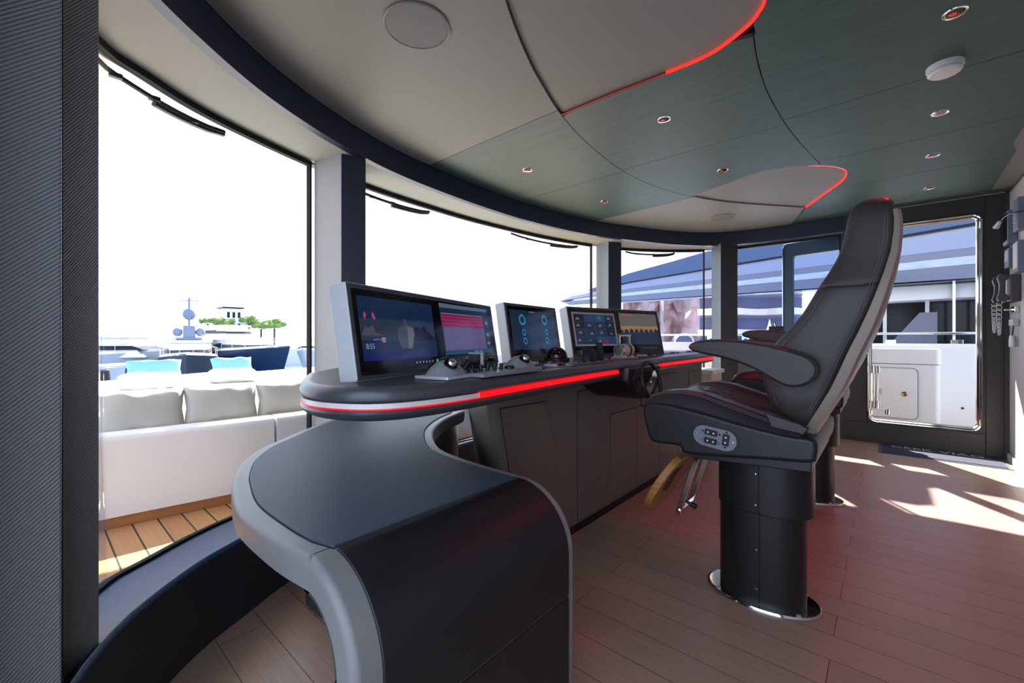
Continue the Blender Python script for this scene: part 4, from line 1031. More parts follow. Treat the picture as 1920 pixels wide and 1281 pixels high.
t = wallbox('intercom_panel', 'small square grey panel on the aft wall just above the telephones', 'wall instrument', 5.03, 5.19, 1.56, 1.71, .05, satin, .02, group='instruments on the aft wall')
t = wallbox('wall_monitor', 'upper grey instrument cut off by the right edge of the photo', 'wall instrument', 4.76, 4.91, 1.80, 2.035, .045, dev_grey, group='instruments on the aft wall')
bm = new()
for k in range(4): box(bm, (4.80, -.7235, 1.86 + k * .022), (4.88, -.7195, 1.870 + k * .022))
obj('button', bm, satin, t)
t = wallbox('wall_monitor', 'lower pale instrument cut off by the right edge, with switches below its screen', 'wall instrument', 4.76, 4.92, 1.49, 1.72, .045, plastic_white, group='instruments on the aft wall')
def coil(p0, sag, span, turns, r, wire, parent):
    bm = new(); pts = []; n = turns * 10
    for k in range(n + 1):
        t_ = k / n; c = Vector(p0) + Vector((span[0] * t_, span[1] * t_, -sag * math.sin(PI * t_) + span[2] * t_)); a = 2 * PI * turns * t_
        pts.append(c + Vector((r * math.cos(a), .3 * r * math.cos(a), r * math.sin(a))))
    tube(bm, pts, wire, 5); return obj('coiled_cord', bm, satin, parent, smooth=True)
for i, (x, lab) in enumerate(((4.93, 'grey wall telephone with coiled cord, the nearer one on the aft wall'), (5.13, 'grey wall telephone half hidden behind the nearer one, by the corner'))):
    t = thing('wall_telephone', lab, 'telephone', (x, -.77, 1.27), 'telephones on the aft wall')
    bm = new(); box(bm, (x, -.7695, 1.285), (x + .15, -.715, 1.49)); obj('base', bm, phone_grey, t, bevel=.006)
    bm = new(); hp = [(-.712, 1.30), (-.662, 1.285), (-.650, 1.31), (-.662, 1.36), (-.664, 1.42), (-.652, 1.47), (-.664, 1.50), (-.712, 1.49), (-.706, 1.455), (-.690, 1.44), (-.690, 1.35), (-.706, 1.335)]
    prism(bm, hp, x + .02, x + .065, 'x'); obj('handset', bm, phone_grey, t, bevel=.005)
    bm = new(); box(bm, (x + .085, -.717, 1.34), (x + .135, -.710, 1.46)); obj('keypad', bm, satin, t, bevel=.002)
    coil((x + .04, -.672, 1.30), .25 - .02 * i, (-.03, .02, -.02), 20, .016, .0024, t)
t = thing('door_latch', 'small chrome latch bar on the aft wall under the telephones', 'latch', (5.0, -.77, 1.2)); bm = new(); box(bm, (4.99, -.7695, 1.205), (5.11, -.745, 1.25)); box(bm, (5.05, -.75, 1.218), (5.20, -.70, 1.232)); obj('bolt', bm, chrome, t, bevel=.003)
t = thing('wall_socket_block', 'row of three little silver clips below the latch', 'clip', (5.0, -.77, 1.1)); 
for k in range(3):
    bm = new(); box(bm, (4.99 + k * .05, -.7695, 1.10), (5.03 + k * .05, -.735, 1.15)); obj('clip', bm, satin, t, bevel=.003)
t = thing('hanging_torch', 'small silver torch hanging on two cords low on the aft wall', 'torch', (5.04, -.75, .94))
bm = new(); lathe(bm, [(.02, 0), (.02, .05), (.016, .09), (0, .09)], (5.06, -.745, .935), n=16); obj('body', bm, satin, t, bevel=.002)
bm = new(); tube(bm, [(5.05, -.745, 1.02), (5.05, -.752, 1.12)], .002, 5); tube(bm, [(5.09, -.745, 1.0), (5.07, -.752, 1.12)], .002, 5); obj('cord', bm, rubber, t)
t = thing('clip_lamp', 'black gooseneck clip lamp reaching across the wall instruments', 'lamp', (4.75, -.72, 1.9))
bm = new(); tube(bm, spline([(4.60, -.77, 1.90), (4.68, -.70, 1.905), (4.80, -.68, 1.915), (4.92, -.665, 1.90)], 6), .005, 8); obj('arm', bm, black, t, smooth=True)
bm = new(); lathe(bm, [(.012, 0), (.020, .05), (.018, .055), (0, .055)], (4.93, -.662, 1.90), (.4, .25, -.6), 16); obj('lamp_head', bm, satin, t, smooth=True)
# doormat
mt = thing('door_mat', 'dark blue entrance mat with pale lettering at the threshold of the far doorway', 'mat', (5.14, -.34, 0))
bm = new(); prism(bm, rrect(4.92, -.735, 5.362, .045, .01, 2), .0005, .005); obj('edging', bm, mat_edge, mt)
bm = new(); prism(bm, rrect(4.945, -.71, 5.34, .02, .008, 2), .004, .010); obj('pile', bm, mat_m, mt)
Mm = Matrix(((0, 1, 0, 5.25), (-1, 0, 0, -.33), (0, 0, 1, .0106), (0, 0, 0, 1)))
text('lettering', 'CEEK VIAG', .12, Mm, letter_m, mt)

# ------------------------------------------------------------------ our own decks
bm = new(); prism(bm, [(-4, 1.2), (-.13, 1.2), (-.13, 2.0), (5.48, 2.0), (5.48, -5), (7.0, -5), (7.0, 2.2), (6.8, 4.2), (6.2, 6.4), (5.2, 8.0), (2.6, 9.5), (0, 8.0), (-4, 6.4)], -.06, -.004)
o = obj('floor_deck', bm, teak_m); o['kind'] = 'structure'
sofa = thing('outdoor_sofa', 'long white outdoor sofa on a teak plinth on the foredeck, outside the left window', 'sofa', (1.0, 3.2, 0))
sl = [(-1.4, 3.20), (-.4, 3.12), (.25, 3.065), (.81, 2.99), (1.058, 2.975)]; sr = [(1.075, 2.975), (1.8, 2.97), (2.4, 2.99)]; s3 = [(2.415, 2.99), (3.1, 3.04), (3.8, 3.12), (4.4, 3.2)]
allp = sl + sr + s3
bm = new(); strip(bm, offset_open(allp, .012), offset_open(allp, .2), -.002, .052); obj('plinth', bm, teak_side, sofa)
for pts in (sl, sr, s3):
    pts = spline(pts, 4); bm = new(); A = pts; rings = []
    nn = offset_open(pts, .13); 
    for a, b in zip(A, nn):
        d = Vector((b[0] - a[0], b[1] - a[1])).normalized()
        def q(s_, z): return (a[0] + d.x * s_, a[1] + d.y * s_, z)
        rings.append([q(0, .055), q(-.002, .2), q(0, .455), q(.008, .48), q(.03, .495), q(.10, .495), q(.124, .48), q(.13, .45), q(.13, .055)])
    loft(bm, rings); obj('back_panel', bm, white_fab, sofa, smooth=True)
bm = new(); ring_stack(bm, [(-1.4, 3.5), (-.4, 3.45), (1.06, 3.33), (2.4, 3.33), (3.9, 3.45), (4.1, 4.8), (3.2, 5.5), (2.53, 5.83), (1.8, 5.56), (1.3, 5.80), (.44, 5.34), (-.4, 5.1), (-1.4, 4.9)], [(.02, .06), (0, .12), (0, .57), (.03, .61), (.08, .62)]); obj('sunpad', bm, white_fab, sofa, smooth=True)
bm = new(); box(bm, (-1.3, 3.22, .06), (4.0, 3.5, .40)); obj('seat', bm, white_fab, sofa, bevel=.03)
def cushion(name, label, M, a, b, h, m, parent=None, group=None, wr=.012, seed=0):
    r = random.Random(seed); ph = [r.random() * 6 for _ in range(4)]
    n = 22; bm = new(); V = {}
    for s_ in (1, -1):
        for i in range(n + 1):
            for j in range(n + 1):
                u = -1 + 2 * i / n; v = -1 + 2 * j / n
                e = max(0, (1 - u ** 4) * (1 - v ** 4)) ** .5
                k = 1 - .07 * (1 - abs(v) ** 1) * abs(u) ** 6 ; k2 = 1 - .07 * (1 - abs(u)) * abs(v) ** 6
                z = h * e * s_ + wr * math.sin(5 * u + ph[0] + 3 * v) * (.4 + .6 * abs(v)) * (abs(v) ** 3 + .15) * e + wr * .6 * math.sin(11 * u + ph[1]) * abs(v) ** 4
                V[s_, i, j] = bm.verts.new(M @ Vector((a * u * k, b * v * k2 + wr * .8 * math.sin(7 * u + ph[2]) * abs(v) ** 5, z)))
        for i in range(n):
            for j in range(n): bm.faces.new((V[s_, i, j], V[s_, i + 1, j], V[s_, i + 1, j + 1], V[s_, i, j + 1]))
    bmesh.ops.remove_doubles(bm, verts=bm.verts, dist=1e-4)
    o = obj(name, bm, m, parent, smooth=True); tag(o, label, 'cushion', group); return o
def up(x, y, z, rz, tilt=90): return Matrix.Translation((x, y, z)) @ Matrix.Rotation(math.radians(rz), 4, 'Z') @ Matrix.Rotation(math.radians(tilt), 4, 'X')
g = 'upright back cushions along the outdoor sofa'
cushion('back_cushion', 'shade-greyed white back cushion at the left edge of the window view, leftmost on the sofa', up(.435, 3.24, .575, -5, 80), .205, .125, .07, shade_fab, None, g, .014, 1)
cushion('back_cushion', 'shade-greyed white back cushion second from the left, in the middle of the sofa view', up(.83, 3.21, .578, -3, 80), .200, .122, .07, shade_fab, None, g, .012, 2)
cushion('back_cushion', 'shade-greyed white back cushion third from the left, touching the black window frame', up(1.26, 3.20, .580, 0, 80), .235, .118, .07, shade_fab, None, g, .012, 5)
cushion('back_cushion', 'shade-greyed white back cushion partly hidden behind the console end', up(1.72, 3.20, .580, 0, 80), .215, .118, .07, shade_fab, None, g, .012, 6)
g = 'loose cushions on the sunpad'
cushion('throw_cushion', 'white cushion lying flat on the sunpad, the left one', up(.62, 4.28, .675, -14, 8), .20, .15, .055, white_fab, None, g, .012, 8)
cushion('throw_cushion', 'white cushion lying flat on the sunpad, the right one', up(1.20, 4.33, .675, -12, 8), .19, .14, .055, shade_fab, None, g, .010, 9)
cushion('bolster_cushion', 'pale blue headrest cushion standing on the sunpad edge, the left one', up(.775, 5.05, .715, -6, 68), .20, .095, .045, blue_fab, None, g, .008, 10)
cushion('bolster_cushion', 'pale blue headrest cushion standing on the sunpad edge, the right one', up(1.41, 5.1, .715, 4, 68), .19, .095, .045, blue_fab, None, g, .008, 11)

# bulwark and side deck
BW = spline([(7.0, -5), (7.0, 0), (7.0, 2.2), (6.85, 4.0), (6.4, 5.8), (5.7, 7.2), (4.6, 8.4)], 6)
bw = thing('bulwark', 'white bulwark with glass top and chrome rail along the far side deck', 'bulwark', (7, 0, 0))
bm = new(); strip(bm, BW, offset_open(BW, -.14) if False else [(p[0] + .14, p[1] + .06 * max(0, p[1] - 2) / 5) for p in BW], -.05, .94); obj('wall', bm, white_gel, bw, bevel=.01)
BS = [p for p in BW if p[1] < 3.2]
bm = new(); strip(bm, [(p[0] + .06, p[1]) for p in BS], [(p[0] + .072, p[1]) for p in BS], .94, 1.05); obj('glass_screen', bm, glass_rail, bw)
bm = new(); tube(bm, [(p[0] + .066, p[1], 1.06) for p in BS], .016, 10); obj('rail', bm, chrome, bw, smooth=True)
for y in (-.62, -.05, .9, 1.9):
    bm = new(); box(bm, (7.03, y - .05, .90), (7.10, y + .05, .985)); obj('rail_bracket', bm, chrome, bw, bevel=.004)
lk = thing('deck_locker', 'white deck locker with a rounded door and brass-coloured pull outside the far doorway', 'locker', (6.7, .3, 0))
bm = new(); prism(bm, rrect(6.4, -.445, 6.995, 1.1, .05, 5), -.003, .715); obj('body', bm, white_gel, lk, smooth=True)
bm = new(); prism(bm, rrect(6.395, -.45, 6.995, 1.1, .05, 5), .722, .885); obj('lid', bm, white_gel, lk, smooth=True)
bm = new(); prism(bm, rrect(-.27, .112, .30, .675, .05, 5), 6.3935, 6.40, 'x'); obj('door_gap', bm, rubber, lk)
bm = new(); prism(bm, rrect(-.265, .117, .295, .67, .047, 5), 6.390, 6.40, 'x'); obj('door', bm, white_gel, lk)
bm = new(); lathe(bm, [(.026, 0), (.026, .004), (.020, .007), (.014, .003), (0, .003)], (6.39, -.16, .388), (-1, 0, 0), 28); obj('pull', bm, mat('brass', (170, 130, 70), .2, metal=1.0), lk, smooth=True)
for k in range(4):
    bm = new(); box(bm, (6.387, .03, .375 + k * .016), (6.391, .15, .381 + k * .016)); obj('vent_slot', bm, mat('vent slot', (150, 130, 110), .5) if k == 0 else MATS['vent slot'], lk)
t = thing('deck_drain', 'tiny dark round fitting in the white bulwark near its foot', 'fitting', (6.99, -.66, .21)); bm = new(); lathe(bm, [(.012, 0), (.012, .006), (0, .006)], (6.999, -.66, .21), (-1, 0, 0), 16); obj('plug', bm, rubber, t)

# roof and overhang above the foredeck windows
ov = [(p[0], p[1]) for p in WIN if p[1] > .9]
ovo = [(-1.3, .9), (-1.3, 1.8), (-.9, 3.0), (.1, 3.85), (1.3, 4.1), (2.66, 4.2), (4.0, 4.1), (5.0, 3.7), (5.6, 3.0), (5.75, 2.0), (5.62, .9)]
bm = new(); prism(bm, [(-.15, 1.25)] + ovo[1:] + [(5.6, -1.2), (-.15, -1.2)], 2.34, 2.46); prism_hole(bm, [(5.58, -1.2), (6.9, -1.2), (6.9, 2.45), (5.72, 2.45)], [[(5.66, .80), (6.14, .80), (6.18, .98), (6.62, .98), (6.62, 1.46), (6.56, 1.52), (6.17, 1.52), (6.10, 1.60), (6.10, 2.15), (5.76, 2.15)]], 2.342, 2.44); o = obj('ceiling_roof', bm, white_gel); o['kind'] = 'structure'  # starboard slab blocks sun; its added opening is shaped to the floor sun patch
bm = new(); strip(bm, offset_open(WIN, .02), offset_open(WIN, .07), ZS + .0, 2.345); o = obj('trim_10', bm, black); o['kind'] = 'structure'
# windscreen wipers hanging below the head of the glass
def wiper(x0, x1, label):
    pts = [p for p in offset_open(WIN, .07) if x0 <= p[0] <= x1 and p[1] > 1.3]
    t = thing('windscreen_wiper', label, 'wiper', (pts[0][0], pts[0][1], 2.03), 'parked windscreen wipers'); n = len(pts)
    bm = new(); tube(bm, [(p[0], p[1], 2.042 - .022 * math.sin(PI * i / (n - 1)) ** .5) for i, p in enumerate(pts)], .010, 6); obj('blade', bm, rubber, t)
    bm = new(); m = n // 2; tube(bm, [(p[0], p[1] + .012, 2.034 - .030 * math.sin(PI * (i + m) / (n - 1)) ** .5) for i, p in enumerate(pts[m:])], .012, 6); obj('arm', bm, black, t)
    for i in (2, m, n - 3):
        bm = new(); p = pts[i]; box(bm, (p[0] - .02, p[1] - .012, 2.012), (p[0] + .02, p[1] + .012, 2.03)); obj('bracket', bm, black, t, bevel=.003)
wiper(.17, .66, 'wiper parked above the leftmost window'); wiper(1.45, 2.25, 'wiper parked above the left part of the middle window')
wiper(3.1, 4.15, 'wiper parked above the right part of the middle window'); wiper(4.7, 5.25, 'wiper parked above the narrow window before the neighbouring yacht')

# ------------------------------------------------------------------ neighbouring superyacht
ny = thing('superyacht', 'huge blue and lavender superyacht moored close alongside, beyond the far windows', 'yacht', (11, 0, 0))
XN = 9.0
def np_(name, poly, x0, x1, m, b=0):
    bm = new(); prism(bm, poly, x0, x1, 'x'); return obj(name, bm, m, ny, bevel=b, seg=2)
np_('roof_fascia', [(5.45, 2.16), (4.38, 2.475), (2.52, 2.77), (.5, 3.02), (-4, 3.5), (-4, 2.99), (-1, 2.66), (.5, 2.55), (2.5, 2.41), (4.38, 2.275), (5.2, 2.16)], XN - .04, XN + .4, neigh_dark, .01)
np_('black_line', [(5.3, 2.145), (4.38, 2.275), (2.5, 2.41), (.5, 2.55), (-1, 2.66), (-4, 2.99), (-4, 2.95), (-1, 2.625), (.5, 2.52), (2.5, 2.385), (4.38, 2.253), (5.3, 2.13)], XN - .02, XN + .36, neigh_black)  # thin black line below the roof fascia
np_('side_band', [(6.25, 1.97), (5.9, 2.06), (5.3, 2.13), (4.38, 2.253), (2.5, 2.385), (.5, 2.52), (-1, 2.625), (-4, 2.95), (-4, 2.45), (-1, 2.32), (.5, 2.265), (2.5, 2.195), (4.38, 2.13), (5.6, 2.02), (6.25, 1.95)], XN, XN + .34, neigh_lav)
np_('side_band', [(5.6, 2.02), (4.38, 2.13), (2.5, 2.195), (.5, 2.265), (-1, 2.32), (-4, 2.45), (-4, 2.28), (-1, 2.2), (.5, 2.155), (2.5, 2.095), (4.38, 2.045), (5.8, 1.98)], XN + .005, XN + .33, neigh_grey)
np_('side_band', [(5.8, 1.98), (4.38, 2.045), (2.5, 2.095), (.5, 2.155), (-1, 2.2), (-4, 2.28), (-4, 2.14), (-1, 2.08), (.5, 2.05), (2.5, 2.01), (4.38, 1.975), (5.9, 1.94)], XN + .002, XN + .33, neigh_glint)  # pale band stands in for water light playing on the side
np_('side_band', [(6.25, 1.95), (5.9, 1.94), (4.38, 1.975), (2.5, 2.01), (.5, 2.05), (-1, 2.08), (-4, 2.14), (-4, 1.89), (4, 1.86), (6.0, 1.86)], XN + .008, XN + .33, neigh_grey)
np_('lower_line', [(-4, 1.89), (4, 1.86), (6.0, 1.86), (6.0, 1.85), (4, 1.845), (-4, 1.86)], XN + .01, XN + .34, neigh_black)
np_('roof', [(.9, 1.86), (-8, 1.88), (-8, 2.9), (-1, 2.5), (.9, 2.3)], XN + .3, 14, neigh_white, .02)
# lower saloon with dark glazing
np_('eyebrow', [(.9, 1.845), (-5, 1.86), (-5, 1.66), (.9, 1.60)], XN + .35, 13, neigh_white, .02)
np_('window_glass', [(.8, 1.60), (-5, 1.66), (-5, .6), (.8, .6)], XN + .9, 13, neigh_black)
for y in (.35, -.02, -.55, -1.3, -2.2):
    np_('mullion', [(y, .6), (y + .05, .6), (y + .05, 1.64), (y, 1.64)], XN + .86, XN + .91, satin)
for y in (-.80, -1.07):
    np_('mullion', [(y, .6), (y + .03, .6), (y + .03, 1.88), (y, 1.88)], XN + .28, XN + .34, chrome)
np_('wing_box', [(-.05, .9), (-.62, .9), (-.62, 1.42), (-.42, 1.42)], XN + .5, XN + .55, mat('wing box tint', (110, 108, 120), .3))
np_('side_deck', [(8.5, .55), (-8, .55), (-8, .66), (8.5, .72)], XN - .2, 14, neigh_white)
bm = new(); rings = []
for y, w in ((-10, 1), (-2, 1), (4, .95), (8, .75), (12, .4), (15, .05)):
    rings.append([(11.5 - 2.7 * w, y, .55), (11.5 + 2.7 * w, y, .55), (11.5 + 2.0 * w, y, -4.5), (11.5 - 2.0 * w, y, -4.5)])
loft(bm, rings); obj('hull', bm, hull_white, ny)
# chromed bow rails catching light at the nose of the wing
bm = new()
for k in range(4): tube(bm, [(XN + .1, 5.9 + .25 * k, 1.58), (XN + .1, 5.6 + .25 * k, 1.86)], .02, 6)
tube(bm, [(XN + .1, 5.3, 1.60), (XN + .1, 7.1, 1.57)], .02, 6); obj('nose_rail', bm, chrome, ny)

# ------------------------------------------------------------------ water, quay, town
bm = new(); box(bm, (-400, -40, -4.6), (400, 600, -4.5)); o = obj('harbour_water', bm, mat('harbour water', (92, 112, 140), .12, bump=.5, bscale=.8)); tag(o, 'grey-blue harbour water around the moored yachts', 'water', kind='stuff')
def yacht(name, label, bow, stern, B, fb, hullm, tiers, mast=None, stripe=None, wm=boat_glass, group='yachts moored across the harbour', rails=True, arch=None, canvas=None):
    bow, stern = Vector(bow), Vector(stern); d = bow - stern; Lg = d.length; rz = math.atan2(d.y, d.x)
    t = thing(name, label, 'yacht', (stern.x, stern.y, -4.5), group, rz=rz)
    bm = new(); rings = []
    N = 14
    for k in range(N + 1):
        s = k / N; x = Lg * s; w = B / 2 * (1 if s < .5 else max(.02, 1 - ((s - .5) / .5) ** 2.2)); wl = w * (.86 if s < .5 else max(.02, .86 - .6 * (s - .5) / .5)); sh = fb * (1 + .18 * max(0, s - .4) / .6)
        xb = x - (Lg * .10 * ((s - .55) / .45) ** 2 if s > .55 else 0)
        rings.append([(xb, -wl * .5, -.5), (xb, -wl, .1), (x * .5 + xb * .5, -(wl + w) / 2, sh * .5), (x, -w, sh), (x, -w * .97, sh + .12), (x, w * .97, sh + .12), (x, w, sh), (x * .5 + xb * .5, (wl + w) / 2, sh * .5), (xb, wl, .1), (xb, wl * .5, -.5)])
    loft(bm, rings); obj('hull', bm, hullm, t, local=True, smooth=True)
    bm = new(); r2 = []
    for k in range(N + 1):
        s = k / N; w = B / 2 * (1 if s < .5 else max(.02, 1 - ((s - .5) / .5) ** 2.2)) * 1.01; sh = fb * (1 + .18 * max(0, s - .4) / .6)
        r2.append([(Lg * s, -w, sh + .02), (Lg * s, w, sh + .02), (Lg * s, w * .9, sh + .26), (Lg * s, -w * .9, sh + .26)])
    loft(bm, r2); obj('deck_edge', bm, neigh_white, t, local=True)
    z = fb
    for (a0, a1, w, h, rake) in tiers:
        x0, x1 = Lg * a0, Lg * a1; hw = B * w / 2
        def tier(zz, hh, g, xo=0): return [[(x0 + xo, -hw - g, zz), (x1 + g - rake * 0, -hw * .8 - g, zz), (x1 + g, hw * .8 + g, zz), (x0 + xo, hw + g, zz)], [(x0 + xo + .1, -hw * .96 - g, zz + hh), (x1 - rake + g, -hw * .7 - g, zz + hh), (x1 - rake + g, hw * .7 + g, zz + hh), (x0 + xo + .1, hw * .96 + g, zz + hh)]]
        bm = new(); loft(bm, tier(z, h, 0)); obj('deckhouse', bm, neigh_white, t, local=True)
        bm = new(); loft(bm, tier(z + h * .38, h * .32, .02, .4)); obj('window_band', bm, wm, t, local=True)
        bm = new(); loft(bm, [[(x0 - 1.2, -hw * 1.05, z + h), (x1 - rake + .5, -hw * .8, z + h), (x1 - rake + .5, hw * .8, z + h), (x0 - 1.2, hw * 1.05, z + h)], [(x0 - 1.2, -hw * 1.05, z + h + .22), (x1 - rake + .3, -hw * .8, z + h + .22), (x1 - rake + .3, hw * .8, z + h + .22), (x0 - 1.2, hw * 1.05, z + h + .22)]]); obj('deck_roof', bm, neigh_white, t, local=True)
        z += h + .22
    if canvas:
        bm = new(); box(bm, (Lg * canvas[0], -B * .46, fb + .3), (Lg * canvas[1], B * .46, fb + .3 + canvas[2])); obj('canvas_cover', bm, boat_blue, t, local=True, bevel=.15)
    if arch:
        bm = new(); box(bm, (Lg * arch - .5, -B * .22, z), (Lg * arch + .5, B * .22, z + .28)); box(bm, (Lg * arch - .3, -.5, z), (Lg * arch + .3, .5, z + 1.5)); obj('radar_arch', bm, dome_grey, t, local=True, bevel=.1)
        for y, zz, r in ((-B * .19, z + .85, .42), (B * .19, z + .85, .42), (0, z + 2.7, .58)):
            bm = new(); lathe(bm, [(r * .5, -r * 1.0), (r * .9, -r * .5), (r, 0), (r * .85, r * .55), (r * .5, r * .88), (0, r)], (Lg * arch, y, zz), n=20); obj('radar_dome', bm, dome_grey, t, local=True, smooth=True)
        bm = new(); tube(bm, [(Lg * arch, 0, z), (Lg * arch, 0, z + 4.4)], .09, 6); tube(bm, [(Lg * arch, -.8, z + 4.1), (Lg * arch, .8, z + 4.1)], .05, 5); obj('mast', bm, dome_grey, t, local=True)
    if mast:
        for fx, hgt in mast:
            bm = new(); tube(bm, [(Lg * fx, 0, z - .3), (Lg * fx, 0, z + hgt)], .05, 5); tube(bm, [(Lg * fx, -.4, z + hgt * .5), (Lg * fx, .4, z + hgt * .5)], .04, 5); obj('aerial', bm, boat_glass, t, local=True)
    if rails:
        bm = new(); ps = []
        for k in range(12):
            s = .45 + .55 * k / 11; w = B / 2 * (1 if s < .5 else max(.02, 1 - ((s - .5) / .5) ** 2.2)) * .95; ps.append((Lg * s, w, fb * (1 + .18 * max(0, s - .4) / .6)))
        for sgn in (1, -1):
            tube(bm, [(p[0], p[1] * sgn, p[2] + .95) for p in ps], .035, 5)
            for p in ps[::2]: tube(bm, [(p[0], p[1] * sgn, p[2] + .1), (p[0], p[1] * sgn, p[2] + .95)], .025, 4)
        obj('bow_rail', bm, satin, t, local=True)
    return t
yacht('moored_yacht', 'long white yacht with a dark window band, second from the left across the harbour', (10.9, 58), (-4, 66), 8.0, 3.6, hull_white, [(.02, .88, .86, 2.0, 1.6), (.05, .55, .6, 1.2, 1.0)], mast=[(.30, 2.0), (.42, 1.6), (.50, 3.6)])
yacht('moored_yacht', 'grey-hulled yacht with its bow at the lower left, nearest across the harbour', (4.5, 35), (-7, 44), 6.0, 3.2, hull_white, [(.05, .5, .8, 1.0, 1.0)], rails=False)
yacht('moored_yacht', 'dark-hulled yacht with a radar arch carrying three grey domes', (9.4, 47), (13.2, 63), 5.0, 3.4, hull_dark, [(.10, .72, .84, 1.7, 1.8)], arch=.57)
yacht('moored_yacht', 'navy-hulled yacht with white superstructure and bow pointing right', (18.6, 48), (15.6, 70), 5.2, 3.9, hull_navy, [(.05, .72, .88, 1.5, 1.2), (.12, .5, .7, 1.3, .8)], )
yacht('moored_yacht', 'white yacht at the right edge of the left window with a dark hull stripe', (19.6, 47), (32, 58), 7.0, 3.6, hull_white, [(.05, .8, .86, 1.8, 1.2), (.1, .5, .6, 1.4, .8)])
# fenders on the nearest yacht
for i, (dx, lab) in enumerate(((.0, 'black fender hanging lower left, the left of two'), (.62, 'black fender hanging lower left, the right and larger of two'))):
    bm = new(); lathe(bm, [(.0, -.62), (.2, -.5), (.24, 0), (.2, .5), (0, .62)], (3.0 + dx * 1.6, 33.9 - dx, -1.35 + .12 * i), n=14); o = obj('fender', bm, rubber, smooth=True); tag(o, lab, 'fender', 'black fenders')
bm = new(); box(bm, (-60, 92, -4.6), (46, 100, -1.2)); o = obj('quay', bm, quay_m); tag(o, 'pale stone quay behind the moored yachts', 'quay')
def tree(x, y, r, h, label, seed):
    rr = random.Random(seed); t = thing('pine_tree', label, 'tree', (x, y, -1.2), 'trees beyond the yachts')
    bm = new(); tube(bm, [(x, y, -1.2), (x + .1, y, h - r * .5)], .16, 6); obj('trunk', bm, trunk_m, t)
    bm = new()
    for k in range(16):
        c = Vector((x + rr.uniform(-1, 1) * r, y + rr.uniform(-.6, .6) * r, h + rr.uniform(-.28, .35) * r)); q = rr.uniform(.3, .5) * r
        res = bmesh.ops.create_icosphere(bm, subdivisions=2, radius=q, matrix=Matrix.Translation(c))
        for v in res['verts']: v.co += Vector((rr.uniform(-1, 1), rr.uniform(-1, 1), rr.uniform(-.7, .7))) * q * .22; v.co.z = c.z + (v.co.z - c.z) * .7
    obj('foliage', bm, foliage, t)
tree(19.6, 84, .9, 3.9, 'small thin tree, leftmost beyond the masts', 1); tree(21.8, 84, 1.5, 3.8, 'round green tree just left of the white villa', 2); tree(25.6, 84, 1.2, 4.3, 'green tree right beside the white villa', 3)
tree(27.6, 84, 1.5, 3.5, 'wide green tree right of the villa, left of a pair', 4); tree(29.8, 84, 1.7, 3.7, 'widest green tree, rightmost beyond the navy yacht', 5)
vl = thing('white_villa', 'white villa with small dark windows between the green trees', 'house', (23.6, 86, -1.2))
bm = new(); box(bm, (22.3, 85, -1.2), (24.9, 88, 6.2)); box(bm, (24.9, 85, -1.2), (26.0, 88, 4.8)); obj('wall', bm, villa_m, vl)
bm = new(); box(bm, (22.0, 84.7, 6.2), (25.2, 88.3, 6.45)); obj('roof', bm, boat_glass, vl)
for x in (22.7, 23.5, 24.3):
    for z in (2.6, 4.6):
        bm = new(); box(bm, (x, 84.96, z), (x + .4, 85.02, z + 1.0)); obj('window', bm, boat_glass, vl)
# rock face and curved apartment building beyond the neighbouring yacht
def at(px, t):  # plan point from a bearing (view x, depth)
    r = (px - 960) / 798.0; return (t * (.7518 + .6594 * r), t * (.6594 - .7518 * r))
rk = new(); rr = random.Random(11); rings = []
W_ = []
for j in range(13):
    z = -4.6 + j * 1.25; row = []
    for i in range(25):
        x, y = at(1168 + i * 8.5, 74 + 3.5 * math.sin(i * .7) + rr.uniform(-1.2, 1.2) + j * .5 + (8 if i < 9 else 0)); row.append((x, y, z + (rr.uniform(-.5, .5) if 0 < j else 0)))
    x0, y0 = at(1168, 92); x1, y1 = at(1372, 92)
    row += [(x1, y1, z), (x0, y0, z)]; rings.append(row)
loft(rk, rings); o = obj('rock_cliff', rk, stone); tag(o, 'pinkish brown rock cliff on the shore beyond the narrow far window', 'cliff')
ar = thing('arched_tunnel', 'pale stone arch at the foot of the rock cliff', 'arch', (*at(1283, 66), -4.5))
a0 = Vector((*at(1283, 66), 0)); ed = (Vector((*at(1300, 66), 0)) - a0).normalized(); nrm = Vector((ed.y, -ed.x, 0))
bm = new(); pts = [a0 + ed * (1.5 * math.cos(t)) + Vector((0, 0, .2 + 1.5 * math.sin(t))) for t in [PI * k / 14 for k in range(15)]]; tube(bm, pts, .16, 6); obj('arch_ring', bm, balc_m, ar)
bm = new(); V = [bm.verts.new(p) for p in pts]; V += [bm.verts.new(pts[-1] - Vector((0, 0, 4))), bm.verts.new(pts[0] - Vector((0, 0, 4)))]; f = bm.faces.new(V); e_ = bmesh.ops.extrude_face_region(bm, geom=[f]); 
for v in [q for q in e_['geom'] if isinstance(q, bmesh.types.BMVert)]: v.co -= nrm * 1.5
obj('tunnel_mouth', bm, town_dark, ar)
ap = thing('apartment_building', 'apartment building with curved cream balcony bands beyond the far side windows', 'building', (*at(1400, 62), -4.5))
def bl(p, off):
    x, y = at(p, off); return (x, y)
def slab(name, pts, dep, z0, z1, m):
    bm = new(); A = pts; B = [(a[0] * (1 + dep / 60), a[1] * (1 + dep / 60)) for a in pts]; strip(bm, A, B, z0, z1); return obj(name, bm, m, ap)
facade = [bl(1312 + i * 16, 63 - .0 * i) for i in range(13)]; balc = [bl(1308 + i * 16.4, 60.2 + (1.6 * math.cos(i * .9))) for i in range(13)]
slab('wall', facade, 3, -4.5, 12, town_m)
for z in (-1.6, 1.4, 4.4, 7.4):
    slab('balcony', balc, 3.2, z, z + .9, balc_m); slab('glazing', [(a[0] * .995, a[1] * .995) for a in facade], .3, z + 1.0, z + 2.6, town_dark)
